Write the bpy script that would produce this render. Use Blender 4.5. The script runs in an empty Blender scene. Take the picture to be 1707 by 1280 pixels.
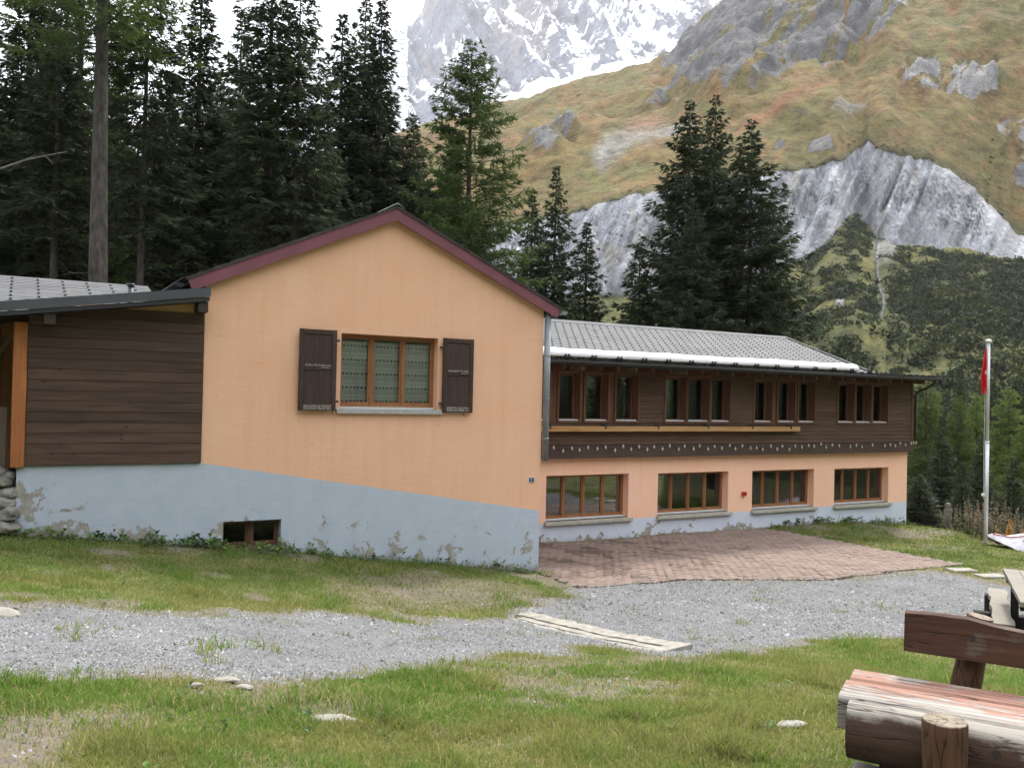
import bpy, math, random
import numpy as np
from mathutils import Matrix, Vector

# ------------------------------------------------------------------ camera, sky, sun, exposure
sc = bpy.context.scene
COL = sc.collection
R = math.radians
FPX, CX, CY = 1450.0, 853.5, 640.0                      # focal length and centre in photo pixels
YAW, PITCH, ROLL = R(29.594), R(0.762), R(1.301)
CAM = np.array([-8.666, -14.092, 3.35])
_f = np.array([math.sin(YAW)*math.cos(PITCH), math.cos(YAW)*math.cos(PITCH), math.sin(PITCH)])
_r0 = np.array([math.cos(YAW), -math.sin(YAW), 0.0]); _u0 = np.cross(_r0, _f)
_r = math.cos(ROLL)*_r0 + math.sin(ROLL)*_u0; _u = -math.sin(ROLL)*_r0 + math.cos(ROLL)*_u0
cam_d = bpy.data.cameras.new('camera'); cam = bpy.data.objects.new('camera', cam_d); COL.objects.link(cam)
cam.matrix_world = Matrix(((_r[0], _u[0], -_f[0], CAM[0]), (_r[1], _u[1], -_f[1], CAM[1]), (_r[2], _u[2], -_f[2], CAM[2]), (0, 0, 0, 1)))
cam_d.sensor_fit = 'HORIZONTAL'; cam_d.sensor_width = 36.0; cam_d.lens = 36.0*FPX/1707.0
cam_d.clip_start = 0.1; cam_d.clip_end = 30000
sc.camera = cam

SUN_AZ, SUN_EL = R(62), R(46)                            # azimuth from +Y towards +X
world = bpy.data.worlds.new('World'); sc.world = world; world.use_nodes = True
wn = world.node_tree; wn.nodes.clear()
w_out = wn.nodes.new('ShaderNodeOutputWorld'); w_bg = wn.nodes.new('ShaderNodeBackground')
w_sky = wn.nodes.new('ShaderNodeTexSky'); w_sky.sky_type = 'NISHITA'; w_sky.sun_disc = False
w_sky.sun_elevation = SUN_EL; w_sky.sun_rotation = SUN_AZ
w_sky.altitude = 1500; w_sky.dust_density = 3.0; w_sky.air_density = 1.0
w_mix = wn.nodes.new('ShaderNodeMix'); w_mix.data_type = 'RGBA'
w_mix.inputs[0].default_value = 0.72                      # thin white cloud over the whole sky
w_mix.inputs[7].default_value = (11.5, 11.6, 11.9, 1)
wn.links.new(w_sky.outputs[0], w_mix.inputs[6]); wn.links.new(w_mix.outputs[2], w_bg.inputs[0])
w_bg.inputs[1].default_value = 0.10
wn.links.new(w_bg.outputs[0], w_out.inputs[0])
sun_d = bpy.data.lights.new('sun', 'SUN'); sun_d.energy = 2.0; sun_d.angle = R(8); sun_d.color = (1.0, 0.94, 0.84)
sun = bpy.data.objects.new('sun', sun_d); COL.objects.link(sun)
_to = Vector((math.sin(SUN_AZ)*math.cos(SUN_EL), math.cos(SUN_AZ)*math.cos(SUN_EL), math.sin(SUN_EL)))
sun.rotation_euler = _to.to_track_quat('Z', 'Y').to_euler(); sun.location = (20, 10, 40)
sc.view_settings.view_transform = 'Standard'; sc.view_settings.look = 'None'
sc.view_settings.exposure = 1.60; sc.view_settings.gamma = 1.0; sc.view_settings.use_curve_mapping = False
sc.render.engine = 'CYCLES'
sc.cycles.use_denoising = True; sc.cycles.denoising_prefilter = 'NONE'
sc.cycles.max_bounces = 6; sc.cycles.transparent_max_bounces = 12; sc.cycles.volume_bounces = 0

# ------------------------------------------------------------------ helpers: rays, noise, meshes
def ray(x, y):
    return _r*((x-CX)/FPX) - _u*((y-CY)/FPX) + _f
def at(x, y, d):                                         # the point at horizontal distance d seen at a photo pixel
    v = ray(x, y); return CAM + v*(d/math.hypot(v[0], v[1]))
def on_y(x, y, Y):
    v = ray(x, y); return CAM + v*((Y-CAM[1])/v[1])
def on_z(x, y, Z):
    v = ray(x, y); return CAM + v*((Z-CAM[2])/v[2])
def to_px(P):                                            # world points -> photo pixels
    q = np.asarray(P, float) - CAM; w = q@_f
    return CX + FPX*(q@_r)/w, CY - FPX*(q@_u)/w
def _hash(ix, iy, s):
    h = (ix.astype(np.int64)*374761393 + iy.astype(np.int64)*668265263 + s*974634777) & 0xffffffff
    h = ((h ^ (h >> 13))*1274126177) & 0xffffffff
    return ((h ^ (h >> 16)) & 0xffff)/65535.0
def vnoise(x, y, s=0):
    x = np.asarray(x, float); y = np.asarray(y, float)
    ix = np.floor(x); iy = np.floor(y); fx = x-ix; fy = y-iy
    ix = ix.astype(np.int64); iy = iy.astype(np.int64)
    fx = fx*fx*(3-2*fx); fy = fy*fy*(3-2*fy)
    a = _hash(ix, iy, s); b = _hash(ix+1, iy, s); c = _hash(ix, iy+1, s); d = _hash(ix+1, iy+1, s)
    return (a*(1-fx)+b*fx)*(1-fy) + (c*(1-fx)+d*fx)*fy
def fbm(x, y, o=5, s=0, g=0.5):
    t = 0; a = 1; n = 0
    for i in range(o):
        t = t + a*vnoise(x*2**i+17.3*i, y*2**i-9.1*i, s+i); n += a; a *= g
    return t/n
def ridged(x, y, o=5, s=0):
    t = 0; a = 1; n = 0
    for i in range(o):
        t = t + a*(1-np.abs(2*vnoise(x*2**i+3.7*i, y*2**i+5.1*i, s+i)-1)); n += a; a *= 0.5
    return t/n
def sstep(a, b, x):
    t = np.clip((np.asarray(x, float)-a)/(b-a), 0, 1); return t*t*(3-2*t)
def poly_sd(px, py, poly):                               # signed distance to a polygon, positive inside
    P = np.asarray(poly, float); n = len(P); dmin = np.full(px.shape, 1e9); ins = np.zeros(px.shape, bool)
    for i in range(n):
        a = P[i]; b = P[(i+1) % n]; e = b-a; L = e@e+1e-12
        t = np.clip(((px-a[0])*e[0]+(py-a[1])*e[1])/L, 0, 1)
        dmin = np.minimum(dmin, np.hypot(px-a[0]-t*e[0], py-a[1]-t*e[1]))
        c = (a[1] > py) != (b[1] > py)
        with np.errstate(divide='ignore', invalid='ignore'):
            xi = a[0] + (py-a[1])/(b[1]-a[1] if b[1] != a[1] else 1e-9)*e[0]
        ins ^= c & (px < xi)
    return np.where(ins, dmin, -dmin)

ORIG = {}                                                # world origin of each parent, so parts can be given in world coordinates
def empty(name, loc, label=None, cat=None, group=None, kind=None):
    o = bpy.data.objects.new(name, None); COL.objects.link(o); o.location = loc; o.empty_display_size = 0.2
    ORIG[o.name] = np.array(loc, float); return tag(o, label, cat, group, kind)
def tag(o, label=None, cat=None, group=None, kind=None):
    if label: o['label'] = label
    if cat: o['category'] = cat
    if group: o['group'] = group
    if kind: o['kind'] = kind
    return o
def link(name, me, parent=None, loc=None):
    o = bpy.data.objects.new(name, me); COL.objects.link(o)
    if parent: o.parent = parent
    if loc is not None: o.location = loc
    return o
def np_mesh(name, V, F, mat=None, smooth=False, attrs=None):
    """V (n,3); F (m,3) or (m,4) int array"""
    me = bpy.data.meshes.new(name); V = np.asarray(V, np.float32); F = np.asarray(F, np.int32); k = F.shape[1]
    me.vertices.add(len(V)); me.vertices.foreach_set('co', V.ravel())
    me.loops.add(F.size); me.loops.foreach_set('vertex_index', F.ravel())
    me.polygons.add(len(F)); me.polygons.foreach_set('loop_start', np.arange(0, F.size, k, dtype=np.int32))
    if smooth: me.polygons.foreach_set('use_smooth', np.ones(len(F), bool))
    me.update(calc_edges=True)
    for an, av in (attrs or {}).items():
        av = np.asarray(av, np.float32)
        if av.ndim == 2:
            a = me.attributes.new(an, 'FLOAT_COLOR', 'POINT'); a.data.foreach_set('color', np.c_[av, np.ones(len(av))].astype(np.float32).ravel())
        else:
            a = me.attributes.new(an, 'FLOAT', 'POINT'); a.data.foreach_set('value', av)
    if mat: me.materials.append(mat)
    return me

class MB:
    """collects shapes in world coordinates, built as one mesh"""
    def __init__(s): s.v = []; s.f = []
    def add(s, vs, fs):
        n = len(s.v); s.v += [tuple(map(float, p)) for p in vs]; s.f += [tuple(i+n for i in f) for f in fs]; return s
    def box(s, x0, x1, y0, y1, z0, z1, bev=0.0):
        if bev <= 0:
            return s.add([(x0,y0,z0),(x1,y0,z0),(x1,y1,z0),(x0,y1,z0),(x0,y0,z1),(x1,y0,z1),(x1,y1,z1),(x0,y1,z1)],
                         [(0,3,2,1),(4,5,6,7),(0,1,5,4),(1,2,6,5),(2,3,7,6),(3,0,4,7)])
        b = bev
        xs = (x0, x1); ys = (y0, y1); zs = (z0, z1)
        vs = []; idx = {}
        for i in (0, 1):
            for j in (0, 1):
                for k in (0, 1):
                    sx = b if i == 0 else -b; sy = b if j == 0 else -b; sz = b if k == 0 else -b
                    idx[i,j,k,'x'] = len(vs); vs.append((xs[i], ys[j]+sy, zs[k]+sz))
                    idx[i,j,k,'y'] = len(vs); vs.append((xs[i]+sx, ys[j], zs[k]+sz))
                    idx[i,j,k,'z'] = len(vs); vs.append((xs[i]+sx, ys[j]+sy, zs[k]))
        I = lambda i, j, k, a: idx[i, j, k, a]
        fs = [(I(0,0,0,'x'),I(0,0,1,'x'),I(0,1,1,'x'),I(0,1,0,'x')), (I(1,0,0,'x'),I(1,1,0,'x'),I(1,1,1,'x'),I(1,0,1,'x')),
              (I(0,0,0,'y'),I(1,0,0,'y'),I(1,0,1,'y'),I(0,0,1,'y')), (I(0,1,0,'y'),I(0,1,1,'y'),I(1,1,1,'y'),I(1,1,0,'y')),
              (I(0,0,0,'z'),I(0,1,0,'z'),I(1,1,0,'z'),I(1,0,0,'z')), (I(0,0,1,'z'),I(1,0,1,'z'),I(1,1,1,'z'),I(0,1,1,'z'))]
        for j in (0, 1):
            for k in (0, 1):
                fs.append((I(0,j,k,'y'),I(1,j,k,'y'),I(1,j,k,'z'),I(0,j,k,'z')))
        for i in (0, 1):
            for k in (0, 1):
                fs.append((I(i,0,k,'x'),I(i,1,k,'x'),I(i,1,k,'z'),I(i,0,k,'z')))
        for i in (0, 1):
            for j in (0, 1):
                fs.append((I(i,j,0,'x'),I(i,j,1,'x'),I(i,j,1,'y'),I(i,j,0,'y')))
        for i in (0, 1):
            for j in (0, 1):
                for k in (0, 1):
                    fs.append((I(i,j,k,'x'),I(i,j,k,'y'),I(i,j,k,'z')))
        return s.add(vs, fs)
    def prism(s, poly, y0, y1):                          # polygon in (x,z) extruded along y
        n = len(poly); vs = [(p[0], y0, p[1]) for p in poly] + [(p[0], y1, p[1]) for p in poly]
        return s.add(vs, [tuple(range(n)), tuple(range(2*n-1, n-1, -1))] + [(i, i+n, (i+1) % n+n, (i+1) % n) for i in range(n)])
    def hull(s, a, b):                                   # two matching rings joined
        n = len(a); return s.add(list(a)+list(b), [tuple(range(n-1, -1, -1)), tuple(range(n, 2*n))]+[(i, (i+1) % n, (i+1) % n+n, i+n) for i in range(n)])
    def tube(s, pts, rad, seg=10, cap=True):
        pts = [Vector(p) for p in pts]; n = len(pts); rad = rad if hasattr(rad, '__len__') else [rad]*n
        vs = []; fs = []; up = None
        for i, p in enumerate(pts):
            d = (pts[min(i+1, n-1)]-pts[max(i-1, 0)]).normalized()
            if up is None:
                up = Vector((0, 0, 1)) if abs(d.z) < 0.9 else Vector((1, 0, 0))
            a = d.cross(up).normalized(); b = a.cross(d).normalized(); up = b
            for k in range(seg):
                t = 2*math.pi*k/seg; vs.append(p + (a*math.cos(t)+b*math.sin(t))*rad[i])
        for i in range(n-1):
            for k in range(seg):
                fs.append((i*seg+k, i*seg+(k+1) % seg, (i+1)*seg+(k+1) % seg, (i+1)*seg+k))
        if cap: fs += [tuple(range(seg-1, -1, -1)), tuple(range((n-1)*seg, n*seg))]
        return s.add(vs, fs)
    def build(s, name, mat, parent=None, smooth=False):
        o0 = ORIG[parent.name] if parent else np.zeros(3)
        me = bpy.data.meshes.new(name); me.from_pydata([tuple(np.array(v)-o0) for v in s.v], [], s.f)
        import bmesh
        bm = bmesh.new(); bm.from_mesh(me); bmesh.ops.recalc_face_normals(bm, faces=bm.faces); bm.to_mesh(me); bm.free()
        if smooth:
            for p in me.polygons: p.use_smooth = len(p.vertices) <= 4
        me.materials.append(mat); o = link(name, me, parent); ORIG[o.name] = o0; return o

# ------------------------------------------------------------------ materials
class NT:
    def __init__(s, name):
        s.m = bpy.data.materials.new(name); s.m.use_nodes = True; s.t = s.m.node_tree; s.t.nodes.clear()
        s.out = s.n('ShaderNodeOutputMaterial'); s.p = s.n('ShaderNodeBsdfPrincipled'); s.l(s.p.outputs[0], s.out.inputs[0])
        s.p.inputs['Specular IOR Level'].default_value = 0.25
    def n(s, k): return s.t.nodes.new(k)
    def l(s, a, b): s.t.links.new(a, b)
    def set(s, inp, v):
        if hasattr(v, 'links') or hasattr(v, 'is_linked'): s.l(v, inp)
        else: inp.default_value = v
    def pos(s, scale=(1, 1, 1), obj=False, off=(0, 0, 0)):
        if obj: g = s.n('ShaderNodeTexCoord').outputs['Object']
        else: g = s.n('ShaderNodeNewGeometry').outputs['Position']
        m = s.n('ShaderNodeMapping'); m.inputs[3].default_value = scale; m.inputs[1].default_value = off; s.l(g, m.inputs[0]); return m.outputs[0]
    def xyz(s, v):
        x = s.n('ShaderNodeSeparateXYZ'); s.l(v, x.inputs[0]); return x.outputs
    def noise(s, vec, scale, detail=4, rough=0.55, dist=0.0):
        t = s.n('ShaderNodeTexNoise'); t.inputs['Scale'].default_value = scale; t.inputs['Detail'].default_value = detail
        t.inputs['Roughness'].default_value = rough; t.inputs['Distortion'].default_value = dist; s.l(vec, t.inputs[0]); return t.outputs[0]
    def voro(s, vec, scale, feat='F1'):
        t = s.n('ShaderNodeTexVoronoi'); t.feature = feat; t.inputs['Scale'].default_value = scale; s.l(vec, t.inputs[0]); return t.outputs
    def ramp(s, fac, stops, const=False):
        r = s.n('ShaderNodeValToRGB'); s.l(fac, r.inputs[0]); e = r.color_ramp.elements
        if const: r.color_ramp.interpolation = 'CONSTANT'
        while len(e) < len(stops): e.new(0.5)
        for i, (p, c) in enumerate(stops):
            e[i].position = p; e[i].color = (c, c, c, 1) if isinstance(c, (int, float)) else (*c, 1)
        return r.outputs[0]
    def mix(s, fac, a, b, mode='MIX'):
        m = s.n('ShaderNodeMix'); m.data_type = 'RGBA'; m.blend_type = mode
        for i, v in ((0, fac), (6, a), (7, b)):
            if isinstance(v, tuple): m.inputs[i].default_value = (*v, 1)
            elif isinstance(v, (int, float)): m.inputs[i].default_value = v
            else: s.l(v, m.inputs[i])
        return m.outputs[2]
    def math(s, op, a, b=0.0, c=0.0):
        m = s.n('ShaderNodeMath'); m.operation = op
        for i, v in enumerate((a, b, c)):
            if isinstance(v, (int, float)): m.inputs[i].default_value = v
            else: s.l(v, m.inputs[i])
        return m.outputs[0]
    def attr(s, name):
        a = s.n('ShaderNodeAttribute'); a.attribute_name = name; return a
    def rand(s): return s.n('ShaderNodeObjectInfo').outputs['Random']
    def bump(s, h, strength=0.3, dist=0.02):
        b = s.n('ShaderNodeBump'); b.inputs['Strength'].default_value = strength; b.inputs['Distance'].default_value = dist
        s.l(h, b.inputs['Height']); s.l(b.outputs[0], s.p.inputs['Normal'])
    def fin(s, col, rough=0.8, metal=0.0, spec=None):
        s.set(s.p.inputs['Base Color'], (*col, 1) if isinstance(col, tuple) else col)
        s.set(s.p.inputs['Roughness'], rough); s.p.inputs['Metallic'].default_value = metal
        if spec is not None: s.p.inputs['Specular IOR Level'].default_value = spec
        return s.m

def plain(name, c0, c1, scale=6.0, rough=0.7, bump=0.15, metal=0.0, stretch=(1, 1, 1), spec=None):
    t = NT(name); v = t.pos(stretch); n = t.noise(v, scale, 5, 0.6)
    t.bump(n, bump, 0.01); return t.fin(t.ramp(n, [(0.3, c0), (0.7, c1)]), rough, metal, spec)

def wood(name, dark, mid, light, axis=0, grain=1.0, rough=0.72, knots=True, vary=0.25):
    """wood with the grain along one axis (0 x, 1 y, 2 z), tone varying per board"""
    t = NT(name); sc_ = [14*grain]*3; sc_[axis] = 0.9*grain
    oi = t.rand(); cmb = t.n('ShaderNodeCombineXYZ')
    for i in range(3): t.l(t.math('MULTIPLY', oi, 7.0+i*3.1), cmb.inputs[i])
    va = t.n('ShaderNodeVectorMath'); va.operation = 'ADD'; t.l(t.pos(tuple(sc_)), va.inputs[0]); t.l(cmb.outputs[0], va.inputs[1])
    n = t.noise(va.outputs[0], 1.6, 6, 0.65, 0.6)
    n2 = t.noise(t.pos((1, 1, 1)), 1.1, 3)
    c = t.ramp(n, [(0.25, dark), (0.5, mid), (0.78, light)])
    tone = t.math('ADD', t.math('MULTIPLY', t.math('SUBTRACT', oi, 0.5), vary*2), t.math('MULTIPLY_ADD', n2, 0.5, 0.75))
    hs = t.n('ShaderNodeHueSaturation'); t.l(c, hs.inputs['Color']); t.l(tone, hs.inputs['Value'])
    c = hs.outputs[0]
    if knots:
        kv = t.voro(t.pos(tuple(1.0 if i == axis else 2.2 for i in range(3))), 2.6)[0]
        c = t.mix(t.ramp(kv, [(0.05, 0.75), (0.11, 0.0)]), c, tuple(x*0.35 for x in dark))
    t.bump(n, 0.25, 0.006); return t.fin(c, rough)

M = {}
def render_wall(name, orange, orange2, blue, blue2, line_pts, patch_lo, patch_hi, base_expr):
    """painted render: blue below a paint line, orange above, worn patches of bare plaster near the ground"""
    t = NT(name); P = t.pos(); X = t.xyz(P)
    n1 = t.noise(t.pos((1, 1, 1)), 0.9, 5, 0.6); n2 = t.noise(P, 3.2, 6, 0.62)
    o = t.mix(t.ramp(n1, [(0.32, 0.0), (0.68, 1.0)]), orange, orange2)
    # faint rain streaks and horizontal trowel marks
    st = t.noise(t.pos((5.0, 5.0, 0.35)), 1.3, 4); o = t.mix(t.ramp(st, [(0.48, 0.0), (0.75, 0.30)]), o, (orange[0]*0.86, orange[1]*0.80, orange[2]*0.76))
    tr = t.noise(t.pos((1.3, 1.3, 6.0)), 1.5, 5, 0.7); o = t.mix(t.ramp(tr, [(0.58, 0.0), (0.72, 0.22)]), o, (orange[0]*0.78, orange[1]*0.70, orange[2]*0.66))
    sp = t.noise(P, 11, 3, 0.5); o = t.mix(t.ramp(sp, [(0.70, 0.0), (0.74, 0.5)]), o, (orange[0]*0.6, orange[1]*0.5, orange[2]*0.45))
    b = t.mix(t.ramp(n2, [(0.35, 0.0), (0.7, 1.0)]), blue, blue2)
    bs = t.noise(P, 9, 4, 0.6); b = t.mix(t.ramp(bs, [(0.68, 0.0), (0.73, 0.6)]), b, tuple(c*0.6 for c in blue))
    # the paint line (x, z) piecewise linear
    mr = t.n('ShaderNodeMapRange'); mr.clamp = True; t.l(X[0], mr.inputs[0])
    (xa, za), (xb, zb) = line_pts
    for i, v in enumerate((xa, xb, za, zb)): mr.inputs[1+i].default_value = v
    zl = t.math('ADD', mr.outputs[0], t.math('MULTIPLY', t.math('SUBTRACT', t.noise(P, 6, 2), 0.5), 0.02))
    isb = t.math('LESS_THAN', X[2], zl)
    col = t.mix(isb, o, b)
    # worn patches: more likely close to the ground line
    (ga, gz), (gb, gzb) = base_expr
    mg = t.n('ShaderNodeMapRange'); mg.clamp = True; t.l(X[0], mg.inputs[0])
    for i, v in enumerate((ga, gb, gz, gzb)): mg.inputs[1+i].default_value = v
    hgt = t.math('SUBTRACT', X[2], mg.outputs[0])
    pn = t.noise(t.pos((1, 1, 1)), 3.0, 8, 0.66, 0.5)
    big = t.noise(t.pos((0.7, 0.7, 0.7), off=(3.1, 0, 1.7)), 0.8, 2)
    bias = t.ramp(t.math('MULTIPLY_ADD', X[0], 1/9.0, 1.0), [(0.03, 0.0), (0.10, 0.03), (0.16, 0.09), (0.55, 0.08), (0.72, 0.035), (0.98, -0.0)])
    thr = t.math('ADD', t.math('MULTIPLY', hgt, patch_hi), t.math('ADD', t.math('SUBTRACT', patch_lo-0.065, t.math('MULTIPLY', t.math('SUBTRACT', big, 0.5), 0.40)), bias))
    msk = t.math('MULTIPLY', t.math('GREATER_THAN', pn, thr), isb)
    bare = t.ramp(t.noise(P, 7, 4), [(0.3, (0.25, 0.24, 0.21)), (0.7, (0.38, 0.365, 0.325))])
    col = t.mix(msk, col, bare)
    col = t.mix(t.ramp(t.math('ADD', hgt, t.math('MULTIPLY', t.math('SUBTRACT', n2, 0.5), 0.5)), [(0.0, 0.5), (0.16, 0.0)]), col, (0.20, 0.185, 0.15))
    hb = t.math('ADD', t.math('MULTIPLY', t.noise(P, 26, 5, 0.7), 0.6), t.math('ADD', t.math('MULTIPLY', tr, 0.7), t.math('MULTIPLY', msk, -0.55)))
    t.bump(hb, 0.5, 0.014); return t.fin(col, 0.88)

ORANGE = (0.76, 0.447, 0.288)
M['gable_wall'] = render_wall('orange_and_blue_render', ORANGE, (0.79, 0.49, 0.33), (0.415, 0.475, 0.56), (0.465, 0.52, 0.60),
                              ((-6.19, 2.2), (0.0, 1.18)), 0.50, 0.22, ((-8.65, 1.25), (0.0, 0.0)))
M['wing_wall'] = render_wall('bounce_tinted_wing_render', (0.92, 0.555, 0.39), (0.93, 0.59, 0.425), (0.58, 0.64, 0.76), (0.64, 0.69, 0.78),
                             ((0.0, 0.432), (15.0, 0.425)), 0.50, 0.45, ((0.0, -0.02), (15.0, -0.3)))  # gable paint repeated brighter and pinker, light bounced off the paving put into colour
M['dark_room'] = plain('dark_room', (0.025, 0.022, 0.02), (0.05, 0.045, 0.04), 3, 0.9, 0)
M['plank_brown'] = wood('brown_stained_planks', (0.040, 0.024, 0.018), (0.075, 0.047, 0.035), (0.125, 0.080, 0.058), 0, 0.7, 0.55, True, 0.20)
M['clad_brown'] = wood('weathered_brown_cladding', (0.050, 0.030, 0.020), (0.088, 0.054, 0.037), (0.135, 0.088, 0.062), 0, 1.0, 0.75, False, 0.12)
M['band_brown'] = wood('dark_brown_fascia_board', (0.040, 0.027, 0.020), (0.070, 0.048, 0.038), (0.10, 0.072, 0.058), 0, 1.0, 0.75, False, 0.1)
M['post_orange'] = wood('orange_stained_post', (0.20, 0.070, 0.022), (0.32, 0.12, 0.042), (0.42, 0.18, 0.07), 2, 1.0, 0.55, True, 0.1)
M['frame_wood'] = wood('varnished_window_wood', (0.17, 0.075, 0.032), (0.27, 0.125, 0.055), (0.36, 0.18, 0.085), 2, 1.2, 0.5, False, 0.1)
M['frame_dark'] = wood('brown_window_wood', (0.075, 0.036, 0.022), (0.125, 0.064, 0.04), (0.19, 0.11, 0.07), 2, 1.2, 0.6, False, 0.1)
M['shutter'] = wood('dark_shutter_paint', (0.030, 0.019, 0.016), (0.052, 0.034, 0.028), (0.080, 0.054, 0.045), 2, 1.0, 0.65, False, 0.05)
M['old_wood'] = wood('grey_brown_weathered_frame', (0.06, 0.04, 0.03), (0.13, 0.10, 0.08), (0.24, 0.20, 0.17), 0, 1.0, 0.85, False, 0.2)
M['rail_wood'] = wood('pale_larch_rail', (0.28, 0.15, 0.055), (0.42, 0.25, 0.105), (0.52, 0.34, 0.16), 0, 0.8, 0.6, True, 0.05)
M['plywood'] = wood('raw_plywood', (0.36, 0.22, 0.10), (0.47, 0.31, 0.155), (0.55, 0.39, 0.21), 0, 0.7, 0.7, True, 0.03)
M['maroon'] = plain('maroon_painted_board', (0.175, 0.068, 0.085), (0.215, 0.085, 0.105), 3, 0.55, 0.05)
M['dark_metal'] = plain('anthracite_sheet_metal', (0.055, 0.062, 0.072), (0.075, 0.083, 0.095), 2, 0.45, 0.03, 0.0, spec=0.5)
M['black_metal'] = plain('black_gutter_metal', (0.018, 0.020, 0.024), (0.032, 0.036, 0.04), 3, 0.5, 0.03, spec=0.5)
M['zinc'] = plain('grey_zinc', (0.17, 0.19, 0.21), (0.30, 0.32, 0.345), 5, 0.5, 0.08, 0.3, (1, 1, 0.4))
M['concrete'] = plain('pale_concrete', (0.22, 0.205, 0.175), (0.37, 0.35, 0.31), 9, 0.9, 0.4)
M['sill_stone'] = plain('grey_sill_stone', (0.30, 0.30, 0.29), (0.43, 0.43, 0.42), 14, 0.85, 0.2)
M['sill_concrete'] = plain('beige_concrete_sill', (0.36, 0.345, 0.29), (0.50, 0.485, 0.42), 12, 0.85, 0.2)
M['white_metal'] = plain('white_sill_metal', (0.66, 0.67, 0.69), (0.74, 0.75, 0.77), 4, 0.4, 0.02)
M['dark_soffit'] = plain('dark_soffit_boards', (0.030, 0.024, 0.021), (0.055, 0.043, 0.037), 6, 0.8, 0.1)
M['snow'] = plain('old_snow', (0.80, 0.80, 0.84), (0.88, 0.88, 0.91), 5, 0.7, 0.1)
M['roof_tile'] = plain('grey_fibre_cement_tile', (0.118, 0.120, 0.123), (0.165, 0.168, 0.172), 1.6, 0.8, 0.15)
M['roof_dark'] = plain('dark_tile_edge', (0.045, 0.043, 0.042), (0.09, 0.085, 0.08), 8, 0.85, 0.2)
M['aluminium'] = plain('aluminium_mast', (0.52, 0.54, 0.57), (0.62, 0.64, 0.67), 3, 0.4, 0.02, 0.35)
M['white_cap'] = plain('white_plastic', (0.72, 0.72, 0.72), (0.8, 0.8, 0.8), 5, 0.4, 0.0)
M['red_plastic'] = plain('red_plastic', (0.42, 0.02, 0.015), (0.50, 0.03, 0.02), 6, 0.35, 0.02)
M['bulb'] = plain('cream_glass_bulb', (0.42, 0.39, 0.31), (0.52, 0.49, 0.40), 20, 0.3, 0.0)
M['rope'] = plain('pale_rope', (0.5, 0.5, 0.48), (0.62, 0.62, 0.6), 30, 0.8, 0.1)

def glass_mat(name='window_glass', refl=1.7):
    t = NT(name); t.t.nodes.remove(t.p)
    tr = t.n('ShaderNodeBsdfTransparent'); tr.inputs[0].default_value = (0.93, 0.95, 0.94, 1)
    gl = t.n('ShaderNodeBsdfGlossy'); gl.inputs['Roughness'].default_value = 0.02; gl.inputs[0].default_value = (0.95, 0.97, 1.0, 1)
    fr = t.n('ShaderNodeFresnel'); fr.inputs[0].default_value = 1.55
    k = t.math('MULTIPLY', fr.outputs[0], refl)
    ms = t.n('ShaderNodeMixShader'); t.l(k, ms.inputs[0]); t.l(tr.outputs[0], ms.inputs[1]); t.l(gl.outputs[0], ms.inputs[2]); t.l(ms.outputs[0], t.out.inputs[0])
    return t.m
M['glass'] = glass_mat(); M['weak_mirror_glass'] = glass_mat('weak_mirror_cellar_glass', 0.35)  # cellar panes mirror less, so the lit grass does not show in them

def lace_mat():
    t = NT('lace_curtain_fabric'); P = t.pos(); X = t.xyz(P)
    zz = t.math('FRACT', t.math('MULTIPLY', X[2], 4.2))               # repeating bands of net, scallops and rosettes
    u = t.math('ABSOLUTE', t.math('SUBTRACT', t.math('FRACT', t.math('MULTIPLY', X[0], 15.0)), 0.5))
    tri = t.math('GREATER_THAN', t.math('ADD', u, t.math('MULTIPLY', t.math('SUBTRACT', zz, 0.30), 1.6)), 0.40)
    inband = t.math('MULTIPLY', t.math('GREATER_THAN', zz, 0.30), t.math('LESS_THAN', zz, 0.52))
    edge = t.ramp(zz, [(0.0, 0.30), (0.24, 0.30), (0.25, 0.75), (0.30, 0.75), (0.31, 0.3), (0.53, 0.75), (0.58, 0.75), (0.60, 0.42), (0.80, 0.42), (0.81, 0.8), (0.85, 0.8), (0.86, 0.35), (1.0, 0.35)], True)
    net = t.math('MULTIPLY', t.math('GREATER_THAN', t.math('MULTIPLY', t.math('SINE', t.math('MULTIPLY', X[0], 120.0)), t.math('SINE', t.math('MULTIPLY', X[2], 130.0))), 0.0), 0.14)
    a = t.math('ADD', t.math('MULTIPLY', inband, t.math('MULTIPLY_ADD', tri, 0.4, 0.25)), t.math('MULTIPLY', t.math('SUBTRACT', 1.0, inband), t.math('ADD', t.math('MULTIPLY_ADD', edge, 0.8, 0.3), net)))
    t.l(a, t.p.inputs['Alpha']); return t.fin((0.90, 0.90, 0.88), 0.9)
M['lace'] = lace_mat()

def foliage_mat(name, dark, light, yellow=None, scale=0.9, trans=0.25):
    t = NT(name); P = t.pos(obj=True); n = t.noise(P, scale, 3, 0.6); oi = t.rand()
    c = t.ramp(n, [(0.3, dark), (0.7, light)])
    if yellow:
        c = t.mix(t.math('MULTIPLY', oi, 0.6), c, yellow)
    hs = t.n('ShaderNodeHueSaturation'); t.l(c, hs.inputs['Color']); t.l(t.math('MULTIPLY_ADD', oi, 0.5, 0.75), hs.inputs['Value'])
    c = hs.outputs[0]
    m = t.fin(c, 0.7, 0, 0.2)
    tl = t.n('ShaderNodeBsdfTranslucent'); t.l(c, tl.inputs[0])
    ms = t.n('ShaderNodeMixShader'); ms.inputs[0].default_value = trans
    t.l(t.p.outputs[0], ms.inputs[1]); t.l(tl.outputs[0], ms.inputs[2]); t.l(ms.outputs[0], t.out.inputs[0]); return m
M['spruce'] = foliage_mat('spruce_needles', (0.038, 0.052, 0.028), (0.080, 0.108, 0.052))
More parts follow.
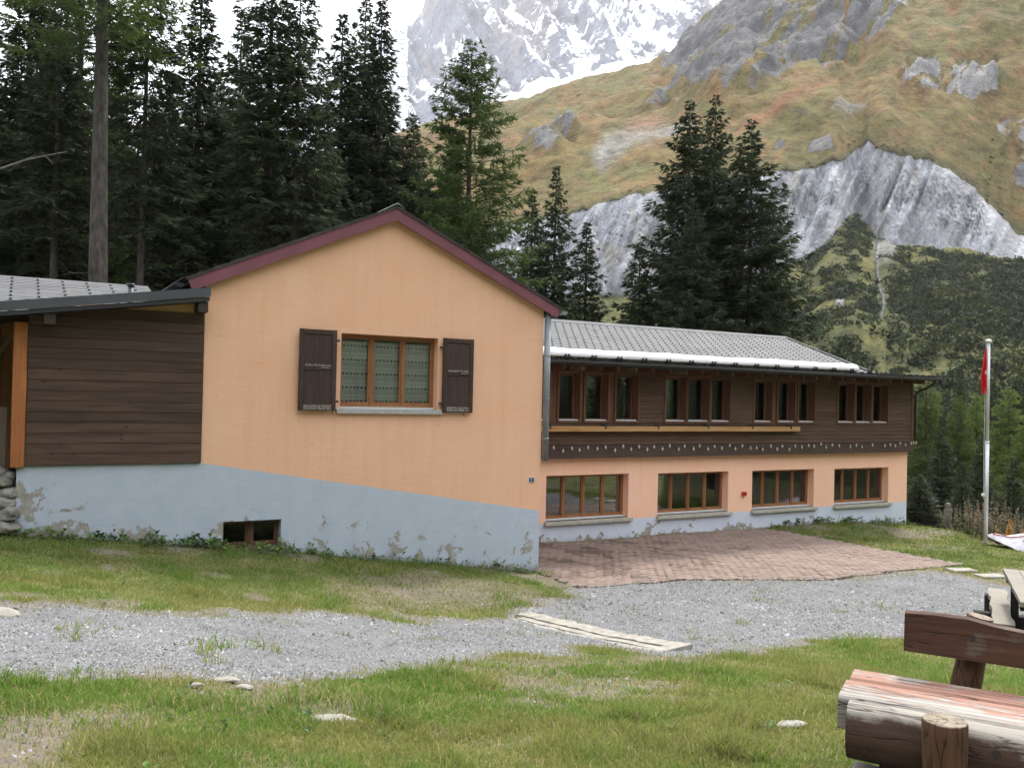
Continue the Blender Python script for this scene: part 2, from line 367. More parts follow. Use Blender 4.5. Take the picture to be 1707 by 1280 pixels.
M['larch'] = foliage_mat('larch_needles', (0.050, 0.084, 0.024), (0.100, 0.145, 0.042), None, 0.7, 0.4)
M['larch_bright'] = foliage_mat('lightened_larch_needles', (0.085, 0.130, 0.032), (0.165, 0.215, 0.055), None, 0.7, 0.45)  # larch colour lifted to offset the backlight: light put into the needles
M['bark'] = plain('grey_bark', (0.045, 0.039, 0.035), (0.13, 0.117, 0.107), 9, 0.95, 0.8, 0, (1, 1, 0.35))
M['twig'] = plain('dead_twig_bark', (0.10, 0.095, 0.085), (0.19, 0.18, 0.165), 9, 0.95, 0.2)

def attr_mat(name, bumps=None, rough=0.95, mul=(0.75, 1.25), nscale=1.0, trans=0.0, spec=0.15):
    """colour stored on the mesh, broken up by noise"""
    t = NT(name); a = t.attr('col'); P = t.pos(); n = t.noise(P, nscale, 6, 0.65)
    hs = t.n('ShaderNodeHueSaturation'); t.l(a.outputs[0], hs.inputs['Color'])
    mr = t.n('ShaderNodeMapRange'); t.l(n, mr.inputs[0]); mr.inputs[1].default_value = 0.25; mr.inputs[2].default_value = 0.75
    mr.inputs[3].default_value = mul[0]; mr.inputs[4].default_value = mul[1]; t.l(mr.outputs[0], hs.inputs['Value'])
    if bumps: t.bump(n, bumps[0], bumps[1])
    m = t.fin(hs.outputs[0], rough, 0, spec)
    if trans:
        tl = t.n('ShaderNodeBsdfTranslucent'); t.l(hs.outputs[0], tl.inputs[0])
        ms = t.n('ShaderNodeMixShader'); ms.inputs[0].default_value = trans
        t.l(t.p.outputs[0], ms.inputs[1]); t.l(tl.outputs[0], ms.inputs[2]); t.l(ms.outputs[0], t.out.inputs[0])
    return m
M['ground'] = attr_mat('soil_gravel_and_turf', (0.5, 0.02), 0.95, (0.65, 1.35), 14.0)
M['grass'] = attr_mat('grass_blades', None, 0.7, (0.85, 1.15), 2.0, 0.5)
M['stones'] = attr_mat('crushed_grey_stone', None, 0.9, (0.85, 1.15), 20.0)
def hill_mat():
    t = NT('alpine_hillside'); a = t.attr('col'); rk = t.attr('rk'); P = t.pos(); cl = t.attr('cliff')
    n = t.noise(P, 0.11, 8, 0.68); nf = t.noise(P, 0.45, 6, 0.7); nr = t.noise(t.pos((1, 1, 0.45)), 0.055, 10, 0.72, 0.5)
    hs = t.n('ShaderNodeHueSaturation'); t.l(a.outputs[0], hs.inputs['Color']); mr = t.n('ShaderNodeMapRange'); t.l(t.math('ADD', t.math('MULTIPLY', n, 0.55), t.math('MULTIPLY', nf, 0.45)), mr.inputs[0])
    for i, v in enumerate((0.40, 0.60, 0.50, 1.45)): mr.inputs[1+i].default_value = v  # meadow tone swing widened to stand in for the faint relief shading
    t.l(mr.outputs[0], hs.inputs['Value'])
    grass = t.mix(t.ramp(nf, [(0.57, 0.0), (0.64, 0.6)]), hs.outputs[0], (0.075, 0.072, 0.032))
    # bare rock: broken grey with dark cracks
    rock = t.ramp(nr, [(0.28, (0.045, 0.046, 0.052)), (0.45, (0.13, 0.13, 0.135)), (0.58, (0.22, 0.215, 0.21)), (0.75, (0.34, 0.33, 0.32))])
    rr = t.noise(t.pos((1.0, 1.0, 0.8)), 0.25, 9, 0.75, 0.6); rt = t.attr('rt'); h3 = t.n('ShaderNodeHueSaturation'); t.l(rock, h3.inputs['Color']); t.l(rt.outputs['Fac'], h3.inputs['Value']); rock = h3.outputs[0]; rock = t.mix(t.ramp(rr, [(0.34, 0.75), (0.46, 0.0)]), rock, (0.04, 0.04, 0.045))
    k = t.math('ADD', rk.outputs['Fac'], t.math('MULTIPLY', t.math('SUBTRACT', t.math('ADD', t.math('MULTIPLY', nr, 0.6), t.math('MULTIPLY', nf, 0.4)), 0.5), 2.4))
    c = t.mix(t.ramp(k, [(0.47, 0.0), (0.56, 1.0)]), grass, rock)
    # eroded cliff: steep streaks
    st = t.noise(t.pos((1, 1, 0.30)), 0.085, 10, 0.72, 1.3); st2 = t.noise(t.pos((1, 1, 0.5)), 0.30, 7, 0.7)
    v2 = t.math('ADD', t.math('MULTIPLY', st, 0.65), t.math('MULTIPLY', st2, 0.35))
    m2 = t.n('ShaderNodeMapRange'); t.l(v2, m2.inputs[0])
    for i, v in enumerate((0.38, 0.62, 0.42, 1.50)): m2.inputs[1+i].default_value = v  # relief shade painted as strong tone contrast, since the bumps barely show
    h2 = t.n('ShaderNodeHueSaturation'); t.l(a.outputs[0], h2.inputs['Color']); t.l(m2.outputs[0], h2.inputs['Value'])
    c = t.mix(cl.outputs['Fac'], c, h2.outputs[0])
    hb = t.math('ADD', n, t.math('ADD', t.math('MULTIPLY', t.math('MULTIPLY', nr, 2.0), rk.outputs['Fac']), t.math('MULTIPLY', t.math('MULTIPLY', v2, 2.6), cl.outputs['Fac'])))
    t.bump(hb, 0.9, 4.0); return t.fin(c, 0.95, 0, 0.1)
M['hill'] = hill_mat()
def mountain_mat():
    t = NT('snowy_granite'); a = t.attr('col'); s_ = t.attr('snow'); P = t.pos()
    n = t.noise(P, 0.012, 11, 0.70, 0.4); nf = t.noise(P, 0.05, 8, 0.72); nd = t.noise(t.pos((1, 1, 0.35)), 0.02, 9, 0.7, 1.0)
    v = t.math('ADD', t.math('MULTIPLY', n, 0.5), t.math('MULTIPLY', nf, 0.5)); mr = t.n('ShaderNodeMapRange'); t.l(v, mr.inputs[0])
    for i, q in enumerate((0.37, 0.63, 0.45, 1.5)): mr.inputs[1+i].default_value = q  # rock contrast painted in place of relief shading
    hs = t.n('ShaderNodeHueSaturation'); t.l(a.outputs[0], hs.inputs['Color']); t.l(mr.outputs[0], hs.inputs['Value'])
    k = t.math('ADD', s_.outputs['Fac'], t.math('MULTIPLY', t.math('SUBTRACT', t.math('ADD', t.math('MULTIPLY', nd, 0.55), t.math('MULTIPLY', nf, 0.45)), 0.5), 2.8))
    c = t.mix(t.ramp(k, [(0.46, 0.0), (0.56, 1.0)]), hs.outputs[0], (0.84, 0.86, 0.89)); t.bump(v, 0.8, 25.0); return t.fin(c, 0.9, 0, 0.1)
M['mountain'] = mountain_mat()
M['shrub'] = attr_mat('alder_scrub_leaves', None, 0.85, (0.7, 1.3), 0.3, 0.15)
M['weed'] = attr_mat('broad_weed_leaves', None, 0.6, (0.8, 1.2), 9.0, 0.25)

# ------------------------------------------------------------------ terrain
_cp = np.array([(-8.67,-14.09,1.75),(-8.7,-10.1,1.85),(-6.6,-10.5,1.6),(-5,-11,1.60),(-4.2,-12.6,1.62),(-8.71,-8.3,1.70),(-8.75,-5.7,1.50),(-6,-6.8,1.05),
 (-4.84,-3.6,.68),(-2.75,-3.9,.37),(-2.2,-6.4,.55),(-.8,-6.9,.50),(.9,-7.3,.40),(3,-7.4,.20),(5,-6.5,.1),(2.24,-1.73,0),(4.8,-2.7,0),(9.2,-2.4,-.1),(8.7,2.6,-.03),
 (1.8,2.87,0),(0.6,1.0,0.0),(0,0,0.0),(-1.8,0,.27),(-3.55,0,.53),(-4.9,0,.76),(-6.15,0,.93),(-8.65,0,1.24),(14.2,0,-.35),(14.8,2.87,-.33),(12,2.87,-.08),(16.2,2.5,-.55),(-12,0,1.75),(-12,-6,1.95),
 (-14,-13,2.2),(0,-14,1.25),(6,-12,.55),(12,-7,-.2),(20,-4,-1.0),(19,5,-2.6),(-3,8,.3),(4,9,0),(12,9,-.7),(-10,8,1.9),(-8,-20,2.0),(0,-20,1.6),(-16,2,2.2)])
def _tps_k(r2): return np.where(r2 > 1e-12, 0.5*r2*np.log(np.maximum(r2, 1e-12)), 0)
_n = len(_cp); _A = np.zeros((_n+3, _n+3))
_A[:_n,:_n] = _tps_k(((_cp[:,None,:2]-_cp[None,:,:2])**2).sum(2)) + np.eye(_n)*0.02
_A[:_n,_n] = 1; _A[:_n,_n+1:] = _cp[:,:2]; _A[_n,:_n] = 1; _A[_n+1:,:_n] = _cp[:,:2].T
_W = np.linalg.solve(_A, np.r_[_cp[:,2], 0, 0, 0])
def tps(x, y):
    z = _W[_n] + _W[_n+1]*x + _W[_n+2]*y
    for i in range(_n): z = z + _W[i]*_tps_k((x-_cp[i,0])**2+(y-_cp[i,1])**2)
    return z
def far_z(x, y):
    xr = np.maximum(x, 0); xl = np.maximum(-x, 0)
    drop = 14*(1-np.exp(-xr/38.0))
    rise = 0.10*np.minimum(xl, 60)
    back = np.maximum(y-4, 0)
    return 0.6 - drop + rise - 0.05*np.minimum(back, 120)*sstep(0, 25, x) + 0.04*np.minimum(np.maximum(-y-14, 0), 60)
def ground_z(x, y):
    x = np.asarray(x, float); y = np.asarray(y, float)
    d = np.hypot(np.maximum(np.abs(x-1.5)-15.5, 0), np.maximum(np.abs(y+5.5)-13.5, 0))
    w = sstep(0.0, 9.0, d)
    cxy = np.clip(x, -19, 24), np.clip(y, -23, 13)
    return tps(*cxy)*(1-w) + far_z(x, y)*w + (fbm(x*0.9, y*0.9, 4, 3)-0.5)*0.07
def gpt(px, py):                                          # where the view ray of a photo pixel meets the ground
    v = ray(px, py); lo = 1.5
    t = lo
    for i in range(4000):
        p = CAM+v*t
        if p[2] < float(ground_z(p[0], p[1])): break
        t += 0.02 + 0.002*t
    a, b = t-0.02-0.002*t, t
    for i in range(20):
        m_ = (a+b)/2; p = CAM+v*m_
        if p[2] < float(ground_z(p[0], p[1])): b = m_
        else: a = m_
    return CAM+v*b
def world_poly(pxs): return [tuple(gpt(*p)[:2]) for p in pxs]

GRAVEL = world_poly([(-120,990),(0,1003),(150,1012),(300,1024),(450,1033),(600,1032),(760,1036),(850,1030),(915,1008),(985,972),(1100,962),(1200,970),(1380,968),(1480,958),(1560,953),(1640,972),(1760,990),(1760,1075),
                     (1620,1068),(1500,1058),(1400,1062),(1300,1072),(1210,1086),(1130,1090),(1060,1080),(960,1078),(880,1090),(800,1094),(650,1105),(560,1120),(450,1115),(300,1118),(150,1115),(0,1128),(-120,1135)])
PAVERS = [(-0.15, -1.45), (2.2, -1.62), (4.9, -2.75), (9.5, -2.42), (8.75, 2.80), (0.05, 2.80), (0.02, 0.05)]
DIRT = [world_poly([(-80,1165),(80,1180),(200,1178),(262,1195),(150,1225),(95,1260),(40,1300),(-80,1300)]),
        world_poly([(560,958),(700,955),(830,968),(930,990),(880,1012),(760,1022),(600,1018),(520,1000)]),
        world_poly([(1130,1070),(1200,1085),(1190,1110),(1110,1115),(1060,1095)]),
        world_poly([(300,1125),(520,1125),(560,1150),(420,1165),(240,1160)])]
BUILT = [[(-8.65,0.0),(0,0),(0,2.87),(14.9,2.87),(14.9,9),(-8.65,9)]]
def masks(x, y):
    """gravel, paving, dirt and turf shares of the ground surface"""
    wob = (fbm(x*1.3, y*1.3, 5, 11)-0.5)*1.5
    g = sstep(-0.50, 0.28, poly_sd(x, y, GRAVEL)+wob*0.75)
    p = (poly_sd(x, y, PAVERS) > -0.03).astype(float)
    d = np.zeros_like(x)
    for i, q in enumerate(DIRT): d = np.maximum(d, sstep(-0.2, 0.3, poly_sd(x, y, q)+wob*0.6)*(0.95, 0.55, 0.8, 0.6)[i])
    bald = sstep(0.55, 0.68, fbm(x*0.8+5, y*0.8, 6, 23, 0.6))*0.8; d = np.maximum(d, 0.8*sstep(0.03, 0.3, g)*(1-sstep(0.55, 0.95, g)))
    d = np.maximum(d, bald)
    return g, p, d, wob

def build_ground():
    xs = np.r_[-6000,-3000,-1500,-800,-400,-220,-140,-95,-70,-52,-40,-32,-26,-22, np.arange(-19,-10,0.3), np.arange(-10,10,0.09), np.arange(10,26,0.25), 27,29,32,36,41,48,56,66,80,100,130,180]
    ys = np.r_[-6000,-3000,-1500,-800,-400,-220,-140,-95,-70,-52,-40,-32,-26,-22, np.arange(-19,-13,0.3), np.arange(-13,3.2,0.09), np.arange(3.2,14,0.4), 15,17,20,24,29,35,42,52,66,85,110,150]
    X, Y = np.meshgrid(xs, ys); n0, n1 = X.shape; x = X.ravel(); y = Y.ravel(); z = ground_z(x, y)
    g, p, d, wob = masks(x, y)
    z = z + g*0.012*(fbm(x*7, y*7, 3, 31)-0.5) - p*0.05
    turf = np.outer(1-sstep(0.3, 0.7, fbm(x*1.1, y*1.1, 4, 41)), (0.080, 0.095, 0.028)) + np.outer(sstep(0.3, 0.7, fbm(x*1.1, y*1.1, 4, 41)), (0.135, 0.125, 0.050))
    soil = np.outer(0.75+0.5*fbm(x*3, y*3, 3, 51), (0.150, 0.125, 0.100))
    grav = np.outer(0.80+0.4*fbm(x*2.5, y*2.5, 5, 61), (0.150, 0.152, 0.156))
    col = turf*(1-d[:,None]) + soil*d[:,None]
    fine = sstep(0.35, 0.65, fbm(x*9, y*9, 2, 71))
    gg = np.clip(g*1.5-0.35+0.3*(fine-0.5), 0, 1)[:,None]; col = col*(1-gg) + grav*gg
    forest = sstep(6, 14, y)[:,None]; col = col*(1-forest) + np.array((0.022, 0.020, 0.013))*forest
    far = sstep(60, 200, np.hypot(x, y))[:,None]; col = col*(1-far)+np.array((0.05, 0.06, 0.03))*far
    i = np.arange(n0*n1).reshape(n0, n1)
    F = np.stack([i[:-1,:-1], i[:-1,1:], i[1:,1:], i[1:,:-1]], -1).reshape(-1, 4)
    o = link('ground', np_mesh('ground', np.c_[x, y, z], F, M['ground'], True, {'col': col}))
    tag(o, kind='structure')
build_ground()

# ---- hillside across the valley: height profile per azimuth, knots read from the photograph at assumed distances
def lerp_tab(x, tab):
    t = np.array(tab, float); return np.interp(x, t[:,0], t[:,1])
SKY_T = [(-500,330),(300,300),(600,250),(690,215),(860,168),(940,143),(1040,122),(1108,100),(1128,72),(1150,48),(1180,18),(1212,-4),(1300,-60),(1420,-120),(1707,-260),(2000,-380),(2400,-480)]
BRINK_T = [(-500,430),(600,400),(860,372),(955,352),(1010,336),(1060,322),(1160,305),(1275,288),(1340,278),(1400,264),(1425,240),(1440,234),(1468,250),(1530,264),(1570,279),(1620,312),(1650,346),(1690,388),(1740,404),(1900,430),(2400,470)]
FOOT_T = [(-500,560),(600,540),(960,490),(1060,482),(1200,470),(1290,443),(1340,422),(1388,388),(1425,360),(1455,393),(1500,410),(1600,420),(1707,434),(1900,455),(2400,500)]
def in_poly(px, py, poly, soft):
    return sstep(-soft, soft, poly_sd(px, py, poly))
def build_hill():
    pxs = np.r_[np.arange(-300, 640, 9.0), np.arange(640, 1780, 2.9), np.arange(1780, 2150, 9.0)]; na = len(pxs)
    az = YAW + np.arctan((pxs-CX)/FPX)
    hor = CY + FPX*math.tan(PITCH) + (pxs-CX)*math.tan(ROLL)
    cosd = np.cos(az-YAW)
    el = lambda row: (hor-row)/FPX*cosd                  # tan of elevation
    r_foot = 430 + 40*np.sin(pxs/210.0) + 40*sstep(1380, 1430, pxs)*(1-sstep(1430, 1480, pxs))
    r_br = r_foot + 55 - 18*np.exp(-((pxs-1440)/40.0)**2)
    r_top = 1500 + 0*pxs
    r_top = np.where(pxs > 1100, 1500 - 250*sstep(1100, 1220, pxs), 1500)
    jag = lambda sd, amp: amp*(fbm(pxs/13.0, pxs*0+3.3, 4, sd)-0.5)
    kn = [(np.full(na, 95.0), np.full(na, -15.0)), (r_foot*0.62, None), (r_foot, r_foot*el(lerp_tab(pxs, FOOT_T)+jag(881, 16))+CAM[2]),
          (r_br, r_br*el(lerp_tab(pxs, BRINK_T)+jag(883, 18))+CAM[2]), (r_top, r_top*el(lerp_tab(pxs, SKY_T))+CAM[2]), (r_top+250, None)]
    zb = kn[0][1]; zf = kn[2][1]
    kn[1] = (kn[1][0], zb + (zf-zb)*0.42)
    kn[5] = (kn[5][0], kn[4][1]-120)
    k2n = r_foot*el(lerp_tab(pxs, FOOT_T))+CAM[2]; k3n = r_br*el(lerp_tab(pxs, BRINK_T))+CAM[2]   # smooth lines, the jags fade away from the cliff
    segs = [(0,1,30),(1,2,66),(2,3,76),(3,4,165),(4,5,6)]
    Rr, Zz, Tt, Sg = [], [], [], []
    for a, b, n in segs:
        t = np.linspace(0, 1, n, endpoint=False)
        for tt in t:
            te = tt
            Rr.append(kn[a][0]*(1-te)+kn[b][0]*te); 
            zt = tt
            if (a, b) == (3, 4): zt = tt + 0.06*math.sin(tt*math.pi)*1.0     # meadows bulge a little
            if (a, b) == (2, 3): zt = tt**0.85
            za, zb_ = kn[a][1], kn[b][1]
            if a == 3: za = k3n + (kn[3][1]-k3n)*(1-float(sstep(0, 0.06, tt)))
            if b == 2: zb_ = k2n + (kn[2][1]-k2n)*float(sstep(0.88, 1, tt))
            Zz.append(za*(1-zt)+zb_*zt); Tt.append(np.full(na, tt)); Sg.append(np.full(na, a))
    Rr = np.array(Rr); Zz = np.array(Zz); Tt = np.array(Tt); Sg = np.array(Sg)
    A = np.broadcast_to(az, Rr.shape)
    X = CAM[0]+Rr*np.sin(A); Y = CAM[1]+Rr*np.cos(A)
    x = X.ravel(); y = Y.ravel(); z = Zz.ravel(); seg = Sg.ravel(); tt = Tt.ravel()
    px, py = to_px(np.c_[x, y, z]); 
    # relief
    n_big = fbm(x/70, y/70, 5, 101)-0.5; n_mid = fbm(x/16, y/16, 5, 111)-0.5; n_rid = ridged(x/45, y/45, 5, 121)-0.6
    edge = np.where(seg == 3, sstep(0, 0.08, tt)*(1-0.75*sstep(0.9, 1, tt)), 1.0)
    rockband = in_poly(px, py, [(1078,165),(1105,100),(1130,60),(1185,15),(1300,-60),(1560,-80),(1500,10),(1450,70),(1408,128),(1340,100),(1292,150),(1180,172),(1130,168)], 22)
    rockband = np.maximum(rockband, in_poly(px, py, [(1505,150),(1500,105),(1520,76),(1560,80),(1572,110),(1566,150),(1540,158)], 7))
    rockband = np.maximum(rockband, in_poly(px, py, [(1572,150),(1590,110),(1620,78),(1660,95),(1665,150),(1620,158)], 8))
    rockband = np.maximum(rockband, in_poly(px, py, [(1344,256),(1355,230),(1385,224),(1392,250)], 4))
    rockband = np.maximum(rockband, in_poly(px, py, [(1282,242),(1290,230),(1308,228),(1308,240)], 3))
    rockband = np.maximum(rockband, in_poly(px, py, [(868,268),(880,236),(930,230),(970,222),(960,250),(905,275)], 7))
    rockband = np.maximum(rockband, in_poly(px, py, [(1655,205),(1700,190),(1800,180),(1800,420),(1720,330),(1690,300),(1664,235)], 7)*0.9)
    scree = in_poly(px, py, [(985,262),(1010,235),(1080,215),(1160,205),(1120,230),(1050,245),(1000,275)], 9)
    scree = np.maximum(scree, in_poly(px, py, [(1385,190),(1400,178),(1450,182),(1420,200)], 5)*0.8)
    cl = (seg == 2)
    lum = fbm(px/60, py/200, 4, 141)
    dz = np.where(seg == 3, edge*(n_big*34 + n_mid*6 + rockband*(n_rid*22+ n_mid*22)), 0)
    dz = np.where(seg <= 1, (n_big*14+n_mid*5)*sstep(0, 0.15, tt+(seg == 1)), dz)
    z = z + dz
    # gullies in the eroded cliff push the face back and forth along the view
    strat = ridged(px/38.0+py/95.0, py/330.0, 5, 151)-0.6; fine = ridged(px/9.0+py/26.0, py/60.0, 4, 161)-0.6
    dr = np.where(cl, np.sin(np.clip(tt, 0, 1)*np.pi)**0.6*(strat*30+fine*9), 0)
    x = x + dr*np.sin(A).ravel(); y = y + dr*np.cos(A).ravel()
    # colours: meadow, heath, rock, cliff, scrub slope
    def C(*c): return np.array(c)
    def lerp(a, b, m): return a*(1-m[:,None]) + b*m[:,None]
    m1 = sstep(0.35, 0.65, fbm(x/55+y/90, y/40, 5, 171)); m2 = sstep(0.5, 0.72, fbm(px/60+py/30, py/14-px/50, 4, 181)); m3 = sstep(0.56, 0.7, fbm(px/26, py/9+px/24, 4, 191))
    col = np.tile(C(0.124, 0.104, 0.040), (len(x), 1))
    col = lerp(col, C(0.168, 0.122, 0.048), m1); col = lerp(col, C(0.135, 0.130, 0.048), m2*0.8); col = lerp(col, C(0.22, 0.115, 0.055), m3*0.55)
    streak = np.exp(-((py-(210-(px-1250)*0.52))/9.0)**2)*sstep(1200, 1260, px)*(1-sstep(1360, 1410, px)); col = lerp(col, C(0.23, 0.105, 0.055), streak*0.8)
    red2 = in_poly(px, py, [(1040,215),(1080,190),(1130,190),(1090,212),(1050,232)], 8); col = lerp(col, C(0.22, 0.12, 0.075), red2*0.7)
    rk = np.clip(rockband*1.3*sstep(0.40, 0.54, 0.55*fbm(px/18+py/30, py/10-px/30, 5, 201)+0.45*(ridged(x/30, y/30, 4, 205))), 0, 1)
    rcol = np.outer(0.6+0.8*fbm(px/7, py/7, 4, 211), (0.185, 0.180, 0.175))
    lightrock = (px > 1480)[:,None]; rcol = np.where(lightrock, rcol*np.array((1.5, 1.4, 1.35)), rcol)
    rka = np.clip(rockband*(0.50+2.2*(fbm((px+py)/16, (px-py)/75, 5, 207)-0.5)), 0, 0.85)*(seg == 3)+0.10*(seg == 3); rtone = 0.88+0.50*sstep(1450, 1500, px); col = lerp(col, np.outer(0.8+0.4*fbm(px/5, py/5, 3, 221), (0.24, 0.235, 0.215)), scree*0.85)
        # cliff
    ccol = np.outer(0.72+0.55*fbm(px/22+py/50, py/110, 5, 241), (0.54, 0.555, 0.60)); yel = sstep(0.64, 0.72, fbm(px/30, py/60, 4, 251)); ccol = lerp(ccol, C(0.50, 0.44, 0.36), yel*0.5)
    dk = sstep(0.58, 0.75, ridged(px/30+py/60, py/180, 4, 261)); ccol = lerp(ccol, C(0.26, 0.26, 0.275), dk*0.5)
    crock = np.clip(cl.astype(float), 0, 1)
    col = np.where(cl[:,None], ccol, col)
    brow = (seg == 3)*(1-sstep(0.0, 0.018, tt+0.012*(fbm(px/9, py/9, 3, 265)-0.5))); col = lerp(col, C(0.075, 0.075, 0.035), brow*0.8)
    # scrub slope below the cliff
    sl = (seg <= 1); gcol = lerp(np.tile(C(0.070, 0.078, 0.030), (len(x), 1)), C(0.125, 0.118, 0.042), sstep(0.35, 0.7, fbm(px/25, py/25, 4, 271)))
    col = np.where(sl[:,None], gcol, col)
    scar = sl*(in_poly(px, py, [(1392,500),(1400,470),(1412,478),(1406,510)], 3)+in_poly(px, py, [(1440,480),(1447,462),(1455,480),(1450,490)], 3)
               + np.exp(-((px-(1467+6*np.sin(py/25.0)))/2.5)**2)*((py > 400)&(py < 560))*0.8 + in_poly(px, py, [(1455,395),(1500,410),(1485,440),(1462,440)], 9)*0.6)
    col = lerp(col, C(0.36, 0.36, 0.36), np.clip(scar, 0, 1))
    nr = len(Rr); i = np.arange(nr*na).reshape(nr, na)
    F = np.stack([i[:-1,:-1], i[:-1,1:], i[1:,1:], i[1:,:-1]], -1).reshape(-1, 4)
    o = link('hillside', np_mesh('hillside', np.c_[x, y, z], F, M['hill'], True, {'col': np.clip(col, 0.01, 0.8), 'rk': rka, 'rt': rtone, 'cliff': np.maximum(crock, np.clip(scar, 0, 1))})); tag(o, kind='structure')
    return x.reshape(nr, na), y.reshape(nr, na), z.reshape(nr, na), px.reshape(nr, na), py.reshape(nr, na), Sg
HX, HY, HZ, HPX, HPY, HSEG = build_hill()

def build_mountain():
    pxs = np.r_[np.arange(-350, 560, 12.0), np.arange(560, 1260, 2.0), np.arange(1260, 2000, 14.0)]; na = len(pxs); az = YAW+np.arctan((pxs-CX)/FPX); cosd = np.cos(az-YAW)
    hor = CY+FPX*math.tan(PITCH)+(pxs-CX)*math.tan(ROLL)
    crest = [(-400,190),(200,160),(420,120),(520,70),(600,60),(650,40),(672,38),(690,12),(700,-25),(730,-110),(850,-160),(950,-130),(1050,-170),(1200,-230),(1500,-260),(2000,-250)]
    foot = [(-400,420),(500,380),(640,280),(680,238),(760,190),(860,146),(960,124),(1060,98),(1115,80),(1250,40),(2000,20)]
    r0, r1, r2 = 2300.0, 2900.0, 4200.0
    rows = []
    zf = r0*(hor-np.interp(pxs, *zip(*foot))-60)/FPX*cosd; zg = r1*(hor-np.interp(pxs, *zip(*foot)))/FPX*cosd; zc = r2*(hor-np.interp(pxs, *zip(*crest)))/FPX*cosd
    Rr, Zz, Tt = [], [], []
    zf = np.minimum(zf, zg-160)
    for (ra, za, rb, zb, n, k) in ((r0*0.8, zf-200, r1, zg, 24, 0), (r1, zg, r2, zc, 210, 1), (r2, zc, r2+900, zc-900, 6, 2)):
        for t in np.linspace(0, 1, n, endpoint=False):
            Rr.append(np.full(na, ra*(1-t)+rb*t)); Zz.append(za*(1-t)+zb*t); Tt.append(np.full(na, t+k))
    Rr = np.array(Rr); Zz = np.array(Zz); Tt = np.array(Tt); A = np.broadcast_to(az, Rr.shape)
    x = (CAM[0]+Rr*np.sin(A)).ravel(); y = (CAM[1]+Rr*np.cos(A)).ravel(); z = Zz.ravel(); tt = Tt.ravel()
    px, py = to_px(np.c_[x, y, z])
    env = np.where((tt > 1) & (tt < 2), np.sin(np.clip(tt-1, 0, 1)*np.pi)**0.5, 0.15)
    sk = px/95.0 - py/150.0                                # ribs running down to the right
    rib = ridged(sk, py/420.0+px/600.0, 5, 301)-0.6; mid = ridged(px/34.0-py/60.0, py/70.0, 5, 311)-0.6
    z = z + env*(rib*300+mid*95) + np.where(tt < 1, 25*(fbm(px/40, py/30, 4, 321)-0.5), 0)
    x = x + env*(fbm(px/50, py/50, 4, 331)-0.5)*160*np.sin(A).ravel(); y = y + env*(fbm(px/50, py/50, 4, 331)-0.5)*160*np.cos(A).ravel()
    px2, py2 = px, py
    i = np.arange(z.size).reshape(Rr.shape)
    # snow settles in couloirs and on ledges
    Zg = z.reshape(Rr.shape); gz = np.gradient(Zg, axis=0)
    gz = (gz/np.maximum(np.gradient(Rr, axis=0), 0.1)).ravel()
    diag = sstep(0.50, 0.70, fbm((px2-0.9*py2)/26.0, (px2*0.5+py2)/90.0, 5, 341)); ledge = sstep(0.48, 0.66, fbm(px2/14.0, py2/9.0, 5, 351))
    s = 0.50*diag + 0.45*ledge + 0.35*(gz < 0.95) + 0.28*sstep(780, 960, px2) - 0.35*(1-sstep(0, 70, np.abs(px2-715)))*(py2 < 130) - 0.1
    snow = sstep(0.42, 0.62, s)
    snow = np.where(tt < 1.012, 1.0, snow); snow = np.maximum(snow, (px2 < 680)*sstep(0.3, 0.5, fbm(px2/16, py2/22, 4, 361))*(py2 > 40))
    rock = np.outer(0.75+0.5*fbm(px2/12, py2/12, 4, 371), (0.205, 0.21, 0.245)); warm = sstep(0.55, 0.7, fbm(px2/60, py2/60, 3, 381)); rock = rock*(1+warm[:,None]*np.array((0.25, 0.12, 0.0)))
    ice = np.tile(np.array((0.80, 0.83, 0.86)), (len(x), 1))
    mor = ((tt < 0.93).astype(float))*0.0
    col = rock; sn = np.clip(s*0.95-0.03, 0, 0.85); sn = np.where(tt < 1.012, 2.5, sn); sn = np.where((px < 680) & (py > 40), np.maximum(sn, 0.6), sn)
    F = np.stack([i[:-1,:-1], i[:-1,1:], i[1:,1:], i[1:,:-1]], -1).reshape(-1, 4)
    o = link('mountain', np_mesh('mountain', np.c_[x, y, z], F, M['mountain'], True, {'col': np.clip(col, 0.02, 0.88), 'snow': sn})); tag(o, kind='structure')
build_mountain()

